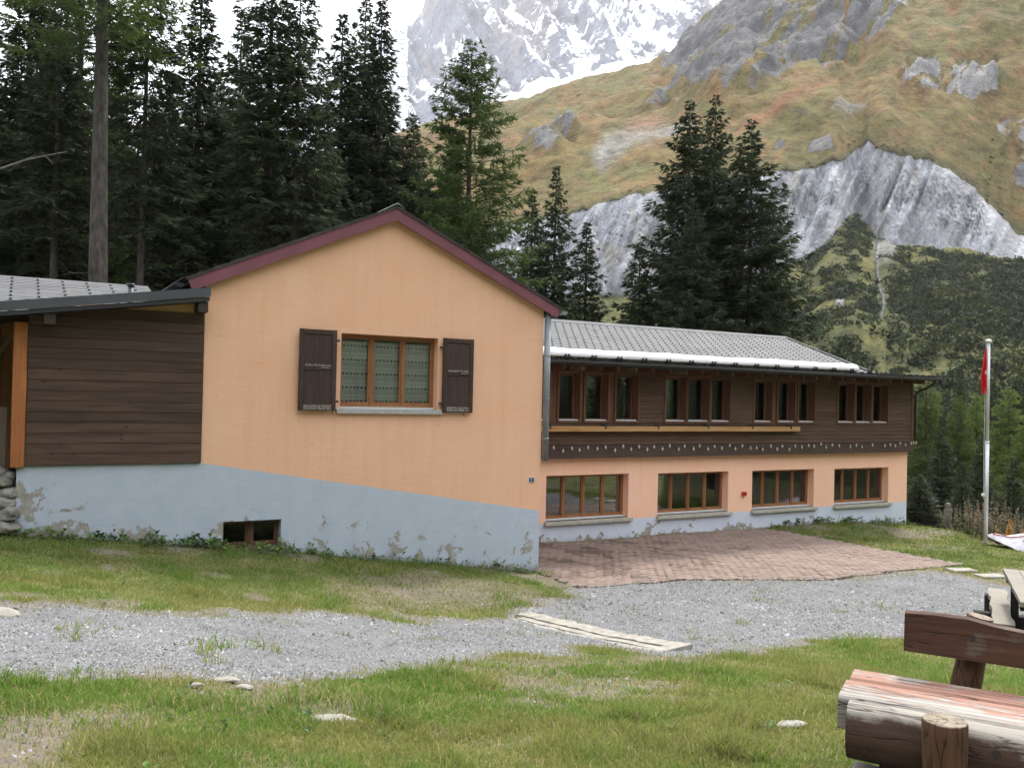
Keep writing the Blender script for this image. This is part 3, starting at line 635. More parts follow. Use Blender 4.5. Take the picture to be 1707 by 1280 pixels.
# ---- scrub on the slope below the cliff and single bushes on the meadow: too many to count
def build_scrub():
    rng = np.random.default_rng(5); m = (HSEG <= 1); x = HX[m]; y = HY[m]; z = HZ[m]; px = HPX[m]; py = HPY[m]
    ok = (px > 780) & (px < 1900); x, y, z, px, py = x[ok], y[ok], z[ok], px[ok], py[ok]
    dens = sstep(0.38, 0.56, fbm(px/42, py/30, 4, 401))
    gully = np.exp(-((px-(1462+0.05*(py-400)))/(24+10*np.sin(py/30)))**2); spur = np.exp(-((px-(1395-0.55*(py-400)))/20.0)**2)*(py < 520)
    dens = dens*(1-0.95*gully)*(1-0.9*spur)
    dens = np.maximum(dens, in_poly(px, py, [(1398,395),(1412,358),(1445,362),(1450,420),(1420,425)], 5))
    dens = np.where((px > 1490) & (py > 440), np.maximum(dens, 0.75), dens); dens = np.where(py > 520, np.maximum(dens, 0.8*(1-0.9*gully)), dens)
    dens = dens*sstep(1300, 1340, px+(py-430)*0.6)*(py > lerp_tab(px, FOOT_T)+6)
    pick = rng.random(len(x)) < dens*0.20
    bx, by, bz, bpx, bpy = x[pick], y[pick], z[pick], px[pick], py[pick]
    # bushes along the cliff brink and on the meadow
    mm = (HSEG == 3); x3, y3, z3, p3, q3 = HX[mm], HY[mm], HZ[mm], HPX[mm], HPY[mm]
    near = (q3 > lerp_tab(p3, BRINK_T)-9) & (rng.random(len(x3)) < 0.05) | (rng.random(len(x3)) < 0.0016*sstep(0.45, 0.65, fbm(p3/50, q3/30, 3, 771))) & (q3 > 60)
    near |= (in_poly(p3, q3, [(1640,235),(1665,240),(1672,275),(1645,285)], 4) > 0.5) & (rng.random(len(x3)) < 0.12)
    near |= (in_poly(p3, q3, [(1610,270),(1660,290),(1707,345),(1707,390),(1660,360),(1630,320)], 4) > 0.5) & (rng.random(len(x3)) < 0.10)
    bx = np.r_[bx, x3[near]]; by = np.r_[by, y3[near]]; bz = np.r_[bz, z3[near]]; nb = len(bx); small = np.r_[np.ones(pick.sum()), rng.uniform(0.3, 0.7, near.sum())]
    K = 70; rad = rng.uniform(1.6, 4.0, nb)*small
    u = rng.normal(size=(nb, K, 3)); u /= np.linalg.norm(u, axis=2, keepdims=True); u[:,:,2] = np.abs(u[:,:,2])
    cen = np.stack([bx, by, bz-0.3*rad], 1)[:,None,:] + u*(rad[:,None,None]*rng.uniform(0.55, 1.0, (nb, K, 1)))*np.array((1, 1, 0.95))
    s = (rad[:,None,None]*0.20)
    T = cen[:,:,None,:] + rng.normal(size=(nb, K, 3, 3))*s[:,:,:,None]*0.75
    base = np.outer(rng.uniform(0.6, 1.35, nb), (0.034, 0.046, 0.022)); yl = rng.random(nb) < 0.15; base[yl] = base[yl]*np.array((1.8, 1.5, 1.0))
    col = np.repeat(base, K*3, axis=0)*np.repeat(rng.uniform(0.8, 1.2, nb*K), 3)[:,None]
    V = T.reshape(-1, 3); F = np.arange(len(V)).reshape(-1, 3)
    o = link('hillside_shrubs', np_mesh('hillside_shrubs', V, F, M['shrub'], False, {'col': col}))
    tag(o, 'dark green alder scrub covering the slope below the grey cliff', 'scrub', kind='stuff')
build_scrub()

# ------------------------------------------------------------------ gable house
def wall_face(mb, x0, x1, zb, z1, ops, y, depth, top=None):
    """front face of a wall in the plane y with openings (x0,x1,z0,z1), reveals going back by depth; zb(x) is the lower edge"""
    xs = sorted({x0, x1, *[o[0] for o in ops], *[o[1] for o in ops]})
    zs = sorted({z1, *[o[2] for o in ops], *[o[3] for o in ops]})
    for a, b in zip(xs[:-1], xs[1:]):
        zz = [None]+zs
        for i in range(len(zs)):
            lo = zz[i]; hi = zs[i]; zc = hi-1e-3; xc = (a+b)/2
            if any(o[0] < xc < o[1] and o[2] < zc < o[3]+1e-6 and hi <= o[3]+1e-6 and (lo is not None and lo >= o[2]-1e-6) for o in ops): continue
            la = zb(a) if lo is None else lo; lb = zb(b) if lo is None else lo
            mb.add([(a, y, la), (b, y, lb), (b, y, hi), (a, y, hi)], [(0, 1, 2, 3)])
    for o in ops:
        a, b, c, d = o; e = y+depth
        mb.add([(a,y,c),(a,e,c),(a,e,d),(a,y,d)], [(0,1,2,3)]); mb.add([(b,y,c),(b,y,d),(b,e,d),(b,e,c)], [(0,1,2,3)])
        mb.add([(a,y,d),(a,e,d),(b,e,d),(b,y,d)], [(0,1,2,3)]); mb.add([(a,y,c),(b,y,c),(b,e,c),(a,e,c)], [(0,1,2,3)])
GL, GR_, EAVE = -6.17, 0.0, 5.04
APX, APZ = (GL+GR_)/2, 6.41
house = empty('gable_house', (APX, 0.0, 0.5), 'orange plastered gable house with maroon verge boards and blue painted base', 'house')
WIN = (-3.97, -2.19, 3.06, 4.335); BWIN = (-5.81, -4.90, 0.80, 1.267)
mb = MB(); wall_face(mb, GL, GR_, lambda x: -0.6, EAVE, [WIN, BWIN], 0.0, 0.34)
mb.add([(GL,0,EAVE),(GR_,0,EAVE),(APX,0,APZ)], [(0,1,2)])
D = 9.0
mb.add([(GR_,0,-.6),(GR_,D,-.6),(GR_,D,EAVE),(GR_,0,EAVE)], [(0,1,2,3)]); mb.add([(GL,0,-.6),(GL,D,-.6),(GL,D,EAVE),(GL,0,EAVE)], [(3,2,1,0)])
mb.add([(GL,D,-.6),(GR_,D,-.6),(GR_,D,EAVE),(APX,D,APZ),(GL,D,EAVE)], [(4,3,2,1,0)])
mb.build('wall', M['gable_wall'], house)
for (a, b, c, d) in (WIN, BWIN):                        # dark room behind each opening
    m2 = MB(); m2.box(a-0.3, b+0.3, 0.36, 2.4, c-0.5, d+0.3); m2.f = [f for i, f in enumerate(m2.f) if i != 2]; m2.build('room', M['dark_room'], house)
SL = 0.446; RT = 6.515
def slope_pt(t, dz=0.0, dx=0.0): return (APX+t, RT-abs(t)*SL+dz)
for s in (-1, 1):
    xe = 3.37
    # verge board
    p = [(APX, RT), (APX+s*xe, RT-xe*SL), (APX+s*(xe-0.07), RT-xe*SL-0.170), (APX, RT-0.205)]
    MB().prism(p, -0.135, -0.105).build('verge_board', M['maroon'], house)
    # tiled roof slope: slab with overlapping courses
    rf = MB(); rf.prism([(APX, RT+.03), (APX+s*(xe+.03), RT+.03-(xe+.03)*SL), (APX+s*(xe+.03), RT-(xe+.03)*SL), (APX, RT)], -0.155, D+0.3)
    for i in range(14):
        t0 = i*0.245; t1 = t0+0.27
        a = slope_pt(s*t0, 0.036); b = slope_pt(s*t1, 0.052); c = slope_pt(s*t1, 0.040); d_ = slope_pt(s*t0, 0.028)
        rf.prism([a, b, c, d_], -0.16, D+0.3)
    rf.build('roof', M['roof_dark'], house)
    so = MB(); so.prism([(APX, RT-.02), (APX+s*(xe-0.02), RT-.02-(xe-0.02)*SL), (APX+s*(xe-0.02), RT-.07-(xe-0.02)*SL), (APX, RT-.07)], -0.10, D+0.28); so.build('soffit', M['dark_soffit'], house)
    for y in (0.12, 1.1, 2.1, 3.1):                      # rafter tails
        MB().prism([slope_pt(s*3.10, -0.08), slope_pt(s*3.30, -0.08), slope_pt(s*3.28, -0.19), slope_pt(s*3.10, -0.21)], y, y+0.1).build('rafter_tail', M['dark_soffit'], house)
rc = MB(); rc.prism([(APX-0.13, 6.525), (APX, 6.61), (APX+0.13, 6.525), (APX, 6.585)], -0.165, D+0.3); rc.build('ridge_cap', M['zinc'], house)
def half_gutter(mb, x, z, y0, y1, r, axis='y', seg=10):
    ring = lambda q, rr: [((x+rr*math.cos(math.pi+math.pi*k/seg), q, z+rr*math.sin(math.pi+math.pi*k/seg)) if axis == 'y' else (q, x+rr*math.cos(math.pi+math.pi*k/seg), z+rr*math.sin(math.pi+math.pi*k/seg))) for k in range(seg+1)]
    A = ring(y0, r)+ring(y0, r-0.008)[::-1]; B = ring(y1, r)+ring(y1, r-0.008)[::-1]; mb.hull(A, B)
    mb.add(ring(y0+0.002, r-0.009), [tuple(range(seg+1))])
g = MB(); half_gutter(g, 0.40, 4.985, -0.10, D, 0.075); g.build('gutter', M['zinc'], house, True)
g = MB(); half_gutter(g, -6.56, 4.96, -0.05, 5.0, 0.07); g.build('gutter', M['black_metal'], house, True)
dp = MB(); dp.tube([(0.075, -0.03, 4.93), (0.078, -0.03, 2.13)], 0.062, 14)
for z in (2.55, 3.30, 4.12): dp.tube([(0.077, -0.03, z-0.012), (0.077, -0.03, z+0.012)], 0.067, 14)
dp.build('downpipe', M['zinc'], house, True)

# main window: frame, three casements, panes, sill
def casement_window(parent, x0, x1, z0, z1, y, bars, fm, fw=0.05, dep=0.07, name='window', glass='glass'):
    """frame in the plane y with mullions between panes; bars are the pane edges"""
    f = MB(); f.box(x0, x0+fw, y, y+dep, z0, z1); f.box(x1-fw, x1, y, y+dep, z0, z1)
    f.box(x0+fw, x1-fw, y, y+dep, z0, z0+fw); f.box(x0+fw, x1-fw, y, y+dep, z1-fw, z1)
    w = f.build(name, fm, parent)
    for i, (a, b) in enumerate(bars):
        c = MB(); e = 0.028
        c.box(a, a+e, y+0.008, y+dep-0.01, z0+fw, z1-fw); c.box(b-e, b, y+0.008, y+dep-0.01, z0+fw, z1-fw)
        c.box(a+e, b-e, y+0.009, y+dep-0.011, z0+fw, z0+fw+e*1.2); c.box(a+e, b-e, y+0.009, y+dep-0.011, z1-fw-e, z1-fw); c.build('casement', fm, w)
        MB().box(a+e-0.004, b-e+0.004, y+0.032, y+0.038, z0+fw+e, z1-fw-e+0.004).build('pane', M[glass], w)
    for (a, b), (c_, d_) in zip(bars[:-1], bars[1:]):
        MB().box(b, c_, y-0.012, y+dep, z0+fw, z1-fw).build('mullion', fm, w)
    return w
w = casement_window(house, -3.97, -2.19, 3.10, 4.335, 0.16, [(-3.925, -3.40), (-3.345, -2.82), (-2.765, -2.235)], M['frame_wood'])
MB().box(-3.965, -2.195, 0.10, 0.17, 3.062, 3.098).build('inner_sill', M['white_metal'], w)
MB().box(-4.04, -2.09, -0.07, 0.12, 2.985, 3.06, 0.006).build('window_sill', M['sill_stone'], house)
# lace curtains
def curtain(x0, x1, z0, z1, y):
    n = 60; xs = np.linspace(x0, x1, n); V = []; F = []
    for j, z in enumerate((z0, (z0+z1)/2, z1)):
        for i, x in enumerate(xs):
            V.append((x, y+0.022*math.sin(x*26+0.6*math.sin(x*9))*(1-0.3*j), z-(0.0 if j else 0.01*math.sin(x*26))))
    for j in range(2):
        for i in range(n-1): F.append((j*n+i, j*n+i+1, (j+1)*n+i+1, (j+1)*n+i))
    return V, F
for nm, (a, b) in (('beside the shutter hinge at its house corner end', (-3.90, -2.96)),):
    pass
cv = MB(); V_, F_ = curtain(-3.93, -2.24, 3.12, 4.22, 0.262); cv.add(V_, F_)
co = cv.build('lace_curtain', M['lace'], None, True); tag(co, 'white patterned lace curtain hanging behind the window between the shutters', 'curtain')

# shutters folded back on the wall
def scuff_mat():
    t = NT('worn_shutter_rail'); n = t.noise(t.pos((3, 3, 14)), 9, 5, 0.7)
    return t.fin(t.ramp(n, [(0.45, (0.05, 0.034, 0.028)), (0.58, (0.34, 0.31, 0.28))]), 0.8)
M['scuffed'] = scuff_mat()
def shutter(x0, x1, z0, z1, y0, y1, lab, hx):
    st = 0.075; f = MB()
    f.box(x0, x0+st, y0, y1, z0, z1, 0.004); f.box(x1-st, x1, y0, y1, z0, z1, 0.004)
    zm = z0+(z1-z0)*0.535
    f.box(x0+st, x1-st, y0+0.002, y1-0.002, z1-st, z1-0.003); f.box(x0+st, x1-st, y0+0.002, y1-0.002, zm-0.04, zm+0.035)
    f.box(x0+st, x1-st, y0+0.002, y1-0.002, z0+0.003, z0+st*1.35)
    o = f.build('shutter', M['shutter'], house); tag(o, lab)
    for a, b in ((z0+st*1.35, zm-0.04), (zm+0.035, z1-st)): MB().box(x0+st, x1-st, y0+0.016, y1-0.012, a, b).build('panel', M['shutter'], o)
    MB().box(x0+st+0.02, x1-st-0.01, y0-0.004, y0+0.004, zm+0.018, zm+0.05).build('worn_strip', M['scuffed'], o)
    MB().box(x0+st+0.005, x1-st-0.005, y0-0.003, y0+0.004, z0+0.02, z0+0.028+st).build('worn_strip', M['scuffed'], o)
    MB().box(x1-st-0.18, x1-st-0.04, y0-0.012, y0+0.002, zm-0.012, zm+0.003).build('latch_bar', M['zinc'], o)
    for z in (z0+0.16, z1-0.17): MB().box(hx-0.03, hx+0.03, y0+0.01, y1+0.012, z-0.018, z+0.018).build('hinge', M['black_metal'], o)
    h = MB(); h.tube([(hx*0.2+x1*0.8-0.06, y0-0.01, z0+0.01), (hx*0.2+x1*0.8-0.06, y0-0.02, z0-0.05), (hx*0.2+x1*0.8-0.04, y0-0.03, z0-0.06)], 0.008, 6); h.build('holdfast', M['black_metal'], o)
shutter(-4.70, -4.075, 3.025, 4.365, -0.105, -0.06, 'dark brown shutter with scraped rails, left of the window', -4.055)
shutter(-2.115, -1.515, 3.02, 4.345, -0.085, -0.04, 'dark brown shutter with pale scratch line, right of the window', -2.14)

# basement window
bw = casement_window(house, -5.81, -4.90, 0.84, 1.267, 0.17, [(-5.79, -5.405), (-5.325, -4.94)], M['frame_dark'], 0.035, 0.05, glass='weak_mirror_glass')
MB().box(-5.808, -4.902, 0.02, 0.165, 0.803, 0.836).build('window_sill', M['old_wood'], house)

# house number plate
np_ = empty('house_number_plate', (-0.198, -0.012, 1.72), 'tiny blue enamel house number plate near the gable corner', 'number plate')
MB().box(-0.258, -0.138, -0.012, -0.002, 1.722, 1.822, 0.003).build('plate', plain('white_enamel', (0.62, 0.62, 0.63), (0.7, 0.7, 0.7), 20, 0.3, 0), np_)
MB().box(-0.248, -0.148, -0.0145, -0.011, 1.732, 1.812).build('face', plain('blue_enamel', (0.012, 0.03, 0.11), (0.015, 0.036, 0.13), 20, 0.3, 0), np_)
d1 = MB(); d1.prism([(-0.193, 1.742), (-0.193, 1.80), (-0.205, 1.80), (-0.218, 1.785), (-0.214, 1.779), (-0.206, 1.786), (-0.206, 1.742)][::-1], -0.0165, -0.0140)
d1.build('numeral', plain('white_numeral', (0.7, 0.7, 0.7), (0.75, 0.75, 0.75), 20, 0.4, 0), np_)

# ------------------------------------------------------------------ plank-clad annex on the left
annex = empty('plank_annex', (-7.4, 0.0, 1.2), 'low annex clad in dark brown planks under a grey metal roof edge', 'annex')
mb = MB(); mb.add([(-8.65,0,-.2),(GL,0,-.2),(GL,0,2.2),(-8.65,0,2.2)], [(0,1,2,3)]); mb.add([(-8.65,0,-.2),(-8.65,0,2.2),(-8.65,6,2.2),(-8.65,6,-.2)], [(0,1,2,3)]); mb.add([(-8.65,0,2.2),(GL,0,2.2),(GL,6,2.2),(-8.65,6,2.2)], [(0,1,2,3)])
mb.build('base_wall', M['gable_wall'], annex)
rng = random.Random(3); npl = 15; hp = (4.50-2.205)/npl
for i in range(npl):
    z0 = 2.205+i*hp; off = rng.uniform(-0.004, 0.004)
    MB().box(-8.555, -6.185, -0.048+off, -0.018, z0+0.0025, z0+hp-0.0025, 0.003).build('plank', M['plank_brown'], annex)
MB().box(-8.555, -6.185, -0.016, 0.02, 2.2, 4.49).build('backing', M['dark_soffit'], annex)
MB().box(-8.735, -8.56, -0.075, 0.075, 2.185, 4.225, 0.006).build('corner_post', M['post_orange'], annex)
def rz(x): return 4.88+(x+6.15)*0.148
# plywood infill wedge under the roof
MB().prism([(-7.9, 4.50), (-6.185, 4.50), (-6.185, rz(-6.185)-0.2), (-7.9, rz(-7.9)-0.09)], -0.014, 0.0).build('infill_board', M['plywood'], annex)
def rz(x): return 4.88+(x+6.15)*0.148
fs = MB(); fs.prism([(-11.5, rz(-11.5)-0.135), (-6.165, rz(-6.165)-0.135), (-6.165, rz(-6.165)), (-11.5, rz(-11.5))], -0.41, -0.395); fs.build('roof_edge', M['dark_metal'], annex)
rb = MB(); rb.prism([(-11.5, rz(-11.5)-0.20), (-6.175, rz(-6.175)-0.20), (-6.175, rz(-6.175)-0.14), (-11.5, rz(-11.5)-0.14)], -0.39, 2.5); rb.build('roof', M['black_metal'], annex)
for xx in (-6.26, -8.3, -10.2): MB().prism([(xx-0.07, rz(xx)-0.36), (xx+0.07, rz(xx)-0.36), (xx+0.07, rz(xx)-0.205), (xx-0.07, rz(xx)-0.205)], -0.36, 2.4).build('rafter', M['dark_soffit'], annex)
# porch on the far left: set-back board wall, brace, leaning board
for i in range(5):
    x = -9.42+i*0.135; MB().box(x, x+0.128, 1.30+0.006*(i % 2), 1.33, 1.6, 4.3).build('wall_board', wood('porch_board', (0.10, 0.045, 0.02), (0.17, 0.08, 0.035), (0.24, 0.12, 0.055), 2) if i == 0 else bpy.data.materials['porch_board'], annex)
br = MB(); br.hull([(-8.70,0.05,4.20),(-8.63,0.05,4.20),(-8.63,0.12,4.20),(-8.70,0.12,4.20)], [(-9.1,0.9,3.55),(-9.03,0.9,3.55),(-9.03,0.97,3.55),(-9.1,0.97,3.55)]); br.build('brace', M['old_wood'], annex)
MB().box(-13.0, -9.45, 1.36, 1.42, 1.2, 4.2).build('back_wall', M['dark_soffit'], annex)
lb = MB(); lb.hull([(-8.98,0.35,1.95),(-8.80,0.35,1.95),(-8.80,0.38,1.95),(-8.98,0.38,1.95)], [(-8.97,0.42,3.02),(-8.79,0.42,3.02),(-8.79,0.45,3.02),(-8.97,0.45,3.02)])
lo = lb.build('leaning_board', wood('grey_leaning_board', (0.10, 0.075, 0.06), (0.17, 0.13, 0.105), (0.24, 0.19, 0.15), 2), None); tag(lo, 'short greyish board leaning in the porch beside the orange post', 'board')

# ------------------------------------------------------------------ tiled roofs
TILE_MATS = M['roof_tile']
def tile_roof(parent, x0, x1, y0, z0, y1, z1, course, tile, hook_x, thick=0.012, seed=1, hook_mode=0, mat='roof_tile'):
    """courses of flat tiles on a slope rising from (y0,z0) to (y1,z1), with snow hooks"""
    rng = random.Random(seed); L = math.hypot(y1-y0, z1-z0); n = int(L/course); ty, tz = (y1-y0)/L, (z1-z0)/L; ny, nz = -tz, ty
    t = MB(); h = MB()
    P = lambda s, k: (y0+ty*s+ny*k, z0+tz*s+nz*k)
    for r in range(n):
        s0 = r*course; s1 = min(s0+course*1.12, L); off = (r % 2)*tile*0.5; x = x0-off
        while x < x1:
            a = max(x, x0); b = min(x+tile-0.002, x1); x += tile
            if b-a < 0.03: continue
            dk = rng.uniform(0, 0.004)
            A, B, C_, D_ = P(s0, thick-0.002+dk), P(s1, 0.006), P(s1, -0.004), P(s0, 0.002+dk)
            t.add([(a,*A),(b,*A),(b,*B),(a,*B),(a,*D_),(b,*D_)], [(0,1,2,3),(4,5,1,0)])
        # hooks
        xo = x0 + ((r*0.45) % 1.0)*hook_x if hook_mode == 0 else x0+0.2
        hw, hl = (0.026, 0.04) if hook_mode == 0 else (0.045, 0.055)
        while xo < x1-0.03 and (hook_mode == 0 or r % 2 == 0):
            e = P(s0+0.01, 0.022); f_ = P(s0+0.01, 0.044); g_ = P(s0+0.01+hl, 0.016)
            h.add([(xo,*e),(xo+hw,*e),(xo+hw,*f_),(xo,*f_),(xo,*g_),(xo+hw,*g_)], [(0,1,2,3),(3,2,5,4),(0,3,4),(1,5,2)])
            xo += hook_x
    o = t.build('tiles', M[mat], parent); tag(o, kind='stuff'); o = h.build('snow_hooks', M['black_metal'], parent); tag(o, kind='stuff')

# ------------------------------------------------------------------ tiled house behind the annex
rear = empty('rear_house', (-9.0, 4.0, 1.5), 'grey tiled roof slope with dark snow hooks rising behind the annex roof', 'house')
MB().box(-15.0, -6.3, 2.7, 9.0, 0.5, 4.55).build('wall', M['gable_wall'], rear)
MB().add([(-15.2,2.3,4.50),(-6.30,2.3,4.50),(-6.30,6.0,5.50),(-15.2,6.0,5.50),(-15.2,9.7,4.5),(-6.30,9.7,4.5)], [(0,1,2,3),(3,2,5,4),(0,3,4),(1,5,2)]).build('roof', M['roof_dark'], rear)
tile_roof(rear, -15.2, -6.30, 2.3, 4.51, 6.0, 5.51, 0.19, 0.44, 0.44, seed=4, hook_mode=1)
vp = MB(); vp.tube([(-6.98, 2.6, 4.62), (-6.98, 2.6, 5.14)], 0.045, 12); vp.tube([(-6.98, 2.6, 5.14), (-6.98, 2.6, 5.17)], 0.075, 12); vp.build('vent_pipe', M['dark_metal'], rear, True)

# ------------------------------------------------------------------ long wing
YW, YC = 2.87, 2.77                                      # plane of the lower wall, plane of the upper cladding
kx = (YC-CAM[1])/(YW-CAM[1])
def cx_(x): return CAM[0]+(x-CAM[0])*kx
wing = empty('long_wing', (7.4, 2.87, 0.0), 'long two storey wing with brown timber upper floor and orange ground floor', 'building')
WX1 = 14.76
LW = [(1.93, 4.285, 0.47, 1.525), (5.19, 7.525, 0.46, 1.505), (8.38, 10.735, 0.45, 1.495), (11.565, 13.905, 0.44, 1.478)]
mb = MB(); wall_face(mb, -0.02, WX1, lambda x: -1.0, 1.99, LW+[(-1.2+0.02, 1.62, 0.47, 1.525)] if False else LW, YW, 0.34)
mb.add([(WX1,YW,-1),(WX1,9,-1),(WX1,9,1.99),(WX1,YW,1.99)], [(0,1,2,3)])
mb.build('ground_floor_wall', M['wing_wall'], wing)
for (a, b, c, d) in LW:
    ww = casement_window(wing, a, b, c+0.035, d, YW+0.22, [(a+0.04+i*(b-a-0.08)/4+0.022*(i > 0), a+0.04+(i+1)*(b-a-0.08)/4-0.022*(i < 3)) for i in range(4)], M['frame_wood'], 0.04, 0.06)
    MB().box(a+0.004, b-0.004, YW+0.12, YW+0.23, c+0.002, c+0.033).build('inner_sill', M['white_metal'], ww)
    MB().box(a-0.045, b+0.10, YW-0.09, YW+0.13, c-0.085, c, 0.006).build('window_sill', M['sill_concrete'], wing)
rm = MB(); rm.box(0.3, WX1-0.15, YW+0.36, 8.0, -0.3, 1.85); rm.f = [f for i, f in enumerate(rm.f) if i != 2]; rm.build('room', M['dark_room'], wing)
# a sliver of window jamb beside the gable corner
MB().box(1.62, 1.665, YW-0.012, YW-0.002, 0.40, 1.53).build('painted_jamb', M['frame_wood'], wing)
# upper floor
UW = [(1.30, 1.96), (2.22, 2.80), (2.955, 3.61), (3.85, 4.505), (5.375, 6.025), (6.10, 6.80), (6.885, 7.53), (8.40, 9.05), (9.27, 9.92), (10.055, 10.70), (11.65, 12.335), (12.41, 13.065), (13.145, 13.815)]
UW = [(cx_(a), cx_(b)) for a, b in UW]; UZ0, UZ1 = 2.80, 3.905
CX1 = 14.83
bk = MB(); wall_face(bk, -0.02, CX1-0.02, lambda x: 1.995, 4.15, [(a, b, UZ0, UZ1) for a, b in UW], YC+0.02, 0.30); bk.add([(CX1-.02,YC+.02,1.995),(CX1-.02,9,1.995),(CX1-.02,9,4.15),(CX1-.02,YC+.02,4.15)], [(0,1,2,3)])
bk.add([(-.02,YC+.02,1.995),(CX1-.02,YC+.02,1.995),(CX1-.02,YW+.01,1.995),(-.02,YW+.01,1.995)], [(3,2,1,0)]); bk.build('upper_wall', M['frame_dark'], wing)
rm = MB(); rm.box(0.3, CX1-0.15, YC+0.33, 8.0, 2.05, 4.1); rm.f = [f for i, f in enumerate(rm.f) if i != 2]; rm.build('room', M['dark_room'], wing)
rng = random.Random(8); nb = 17; zb0, zb1 = 2.235, 4.06; hb = (zb1-zb0)/nb
for i in range(nb):                                      # horizontal cladding boards, cut around the windows
    z0 = zb0+i*hb; z1 = z0+hb
    if z1 < UZ0-0.02 or z0 > UZ1+0.01:
        cuts = [(0.0, 5.1), (5.1, 10.05), (10.05, CX1)] if i % 2 else [(0.0, 3.4), (3.4, 8.1), (8.1, CX1)]
    else:
        e = [0.0]+[v for ab in UW for v in (ab[0]-0.05, ab[1]+0.05)]+[CX1]; cuts = [(e[k], e[k+1]) for k in range(0, len(e), 2) if e[k+1]-e[k] > 0.18]
    for a, b in cuts:
        MB().hull([(a+0.002,YC-0.012,z0),(a+0.002,YC+0.018,z0),(a+0.002,YC+0.018,z1-0.004),(a+0.002,YC+0.001,z1-0.004)], [(b-0.002,YC-0.012,z0),(b-0.002,YC+0.018,z0),(b-0.002,YC+0.018,z1-0.004),(b-0.002,YC+0.001,z1-0.004)]).build('cladding_board', M['clad_brown'], wing)
for i in range(nb):                                      # and on the far end wall
    z0 = zb0+i*hb; MB().box(CX1-0.018, CX1+0.008, YC+0.02, 9.0, z0, z0+hb-0.004).build('cladding_board', M['clad_brown'], wing)
MB().box(CX1-0.06, CX1+0.02, YC-0.025, YC+0.06, 2.235, 4.06, 0.004).build('corner_trim', M['frame_dark'], wing)
for a, b in UW:
    c = MB(); t_ = 0.045
    c.box(a-t_, a, YC-0.03, YC+0.03, UZ0-0.05, UZ1+0.04); c.box(b, b+t_, YC-0.03, YC+0.03, UZ0-0.05, UZ1+0.04); c.box(a, b, YC-0.028, YC+0.03, UZ1, UZ1+0.04); c.box(a, b, YC-0.034, YC+0.03, UZ0-0.05, UZ0)
    o = c.build('window', M['frame_dark'], wing)
    f = MB(); f.box(a+0.002, a+0.045, YC+0.20, YC+0.26, UZ0, UZ1-0.002); f.box(b-0.06, b-0.002, YC+0.20, YC+0.26, UZ0, UZ1-0.002); f.box(a+0.045, b-0.06, YC+0.20, YC+0.26, UZ0+0.0, UZ0+0.05); f.box(a+0.045, b-0.06, YC+0.20, YC+0.26, UZ1-0.055, UZ1-0.002); f.build('casement', M['frame_dark'], o)
    MB().box(a+0.04, b-0.055, YC+0.225, YC+0.231, UZ0+0.045, UZ1-0.05).build('pane', M['glass'], o)
    MB().box(a+0.01, b-0.01, YC+0.02, YC+0.20, UZ0+0.002, UZ0+0.03).build('inner_sill', M['white_metal'], o)
MB().box(-0.02, cx_(14.98), YC-0.075, YC+0.018, 1.93, 2.215, 0.006).build('floor_band', M['band_brown'], wing)
MB().box(cx_(1.2), cx_(10.0), YC-0.14, YC-0.075, 2.555, 2.675, 0.004).build('flower_box_rail', M['rail_wood'], wing)
for px_ in (917, 1009, 1097, 1180, 1254, 1318):
    x = on_y(px_, 705, YC-0.12)[0]; h = MB(); h.box(x-0.02, x+0.02, YC-0.155, YC-0.02, 2.677, 2.70); h.box(x-0.02, x+0.02, YC-0.155, YC-0.143, 2.62, 2.677); h.box(x-0.05, x+0.08, YC-0.06, YC-0.03, 2.70, 2.745); h.build('rail_bracket', M['black_metal'], wing)
# rafters, soffit, gutter, roof
YE, ZE = 2.17, 4.17; YR, ZR = 5.5, 5.36; XV = 12.25
k_s = (ZR-ZE)/(YR-YE)
for i in range(28):
    x = 0.9+i*0.508
    MB().box(x, x+0.085, YE+0.09, YC+0.02, 3.965, 4.07, 0.004).build('rafter_tail', M['frame_dark'] if i % 3 else M['old_wood'], wing)
MB().box(-0.02, 15.02, YE+0.02, YC+0.3, 4.072, 4.10).build('soffit', M['dark_soffit'], wing)
MB().box(-0.02, 15.02, YE+0.0, YE+0.035, 4.06, 4.165).build('eave_board', M['black_metal'], wing)
g = MB(); half_gutter(g, YE-0.075, 4.155, -0.02, 15.16, 0.082, 'x'); g.build('gutter', M['black_metal'], wing, True)
rf = MB(); rf.add([(-0.02,YE,4.11),(XV,YE,4.11),(XV,YR,ZR-.02),(-0.02,YR,ZR-.02),(-0.02,YE,ZE-.02),(XV,YE,ZE-.02),(XV,YR,ZR),(-0.02,YR,ZR),(XV,8.8,4.2),(-.02,8.8,4.2)], [(0,1,5,4),(4,5,6,7),(1,2,6,5),(7,6,8,9),(6,2,8)]); rf.build('roof', M['roof_tile'], wing)
rf = MB(); rf.box(XV, 15.04, YE, 9.3, 4.11, 4.185); rf.build('low_roof', M['roof_dark'], wing)
tile_roof(wing, -0.02, XV+0.04, YE-0.03, ZE-.012, YR, ZR, 0.215, 0.24, 0.24, seed=9)
et = MB(); x = -0.02                                      # edge tiles seen end on along the eave
while x < 15.03:
    et.box(x, x+0.28, YE-0.05, YE+0.20, 4.187, 4.205); et.box(x+0.04, x+0.12, YE-0.055, YE+0.05, 4.206, 4.232); x += 0.30
o = et.build('eave_tiles', M['roof_dark'], wing); tag(o, kind='stuff')
rcap = MB(); rcap.prism([(YR-0.14, ZR-0.03), (YR, ZR+0.05), (YR+0.14, ZR-0.03), (YR, ZR+0.02)], -0.02, XV+0.05); rcap.v = [(b, a, c) for a, b, c in rcap.v]; rcap.build('ridge_cap', M['roof_tile'], wing)
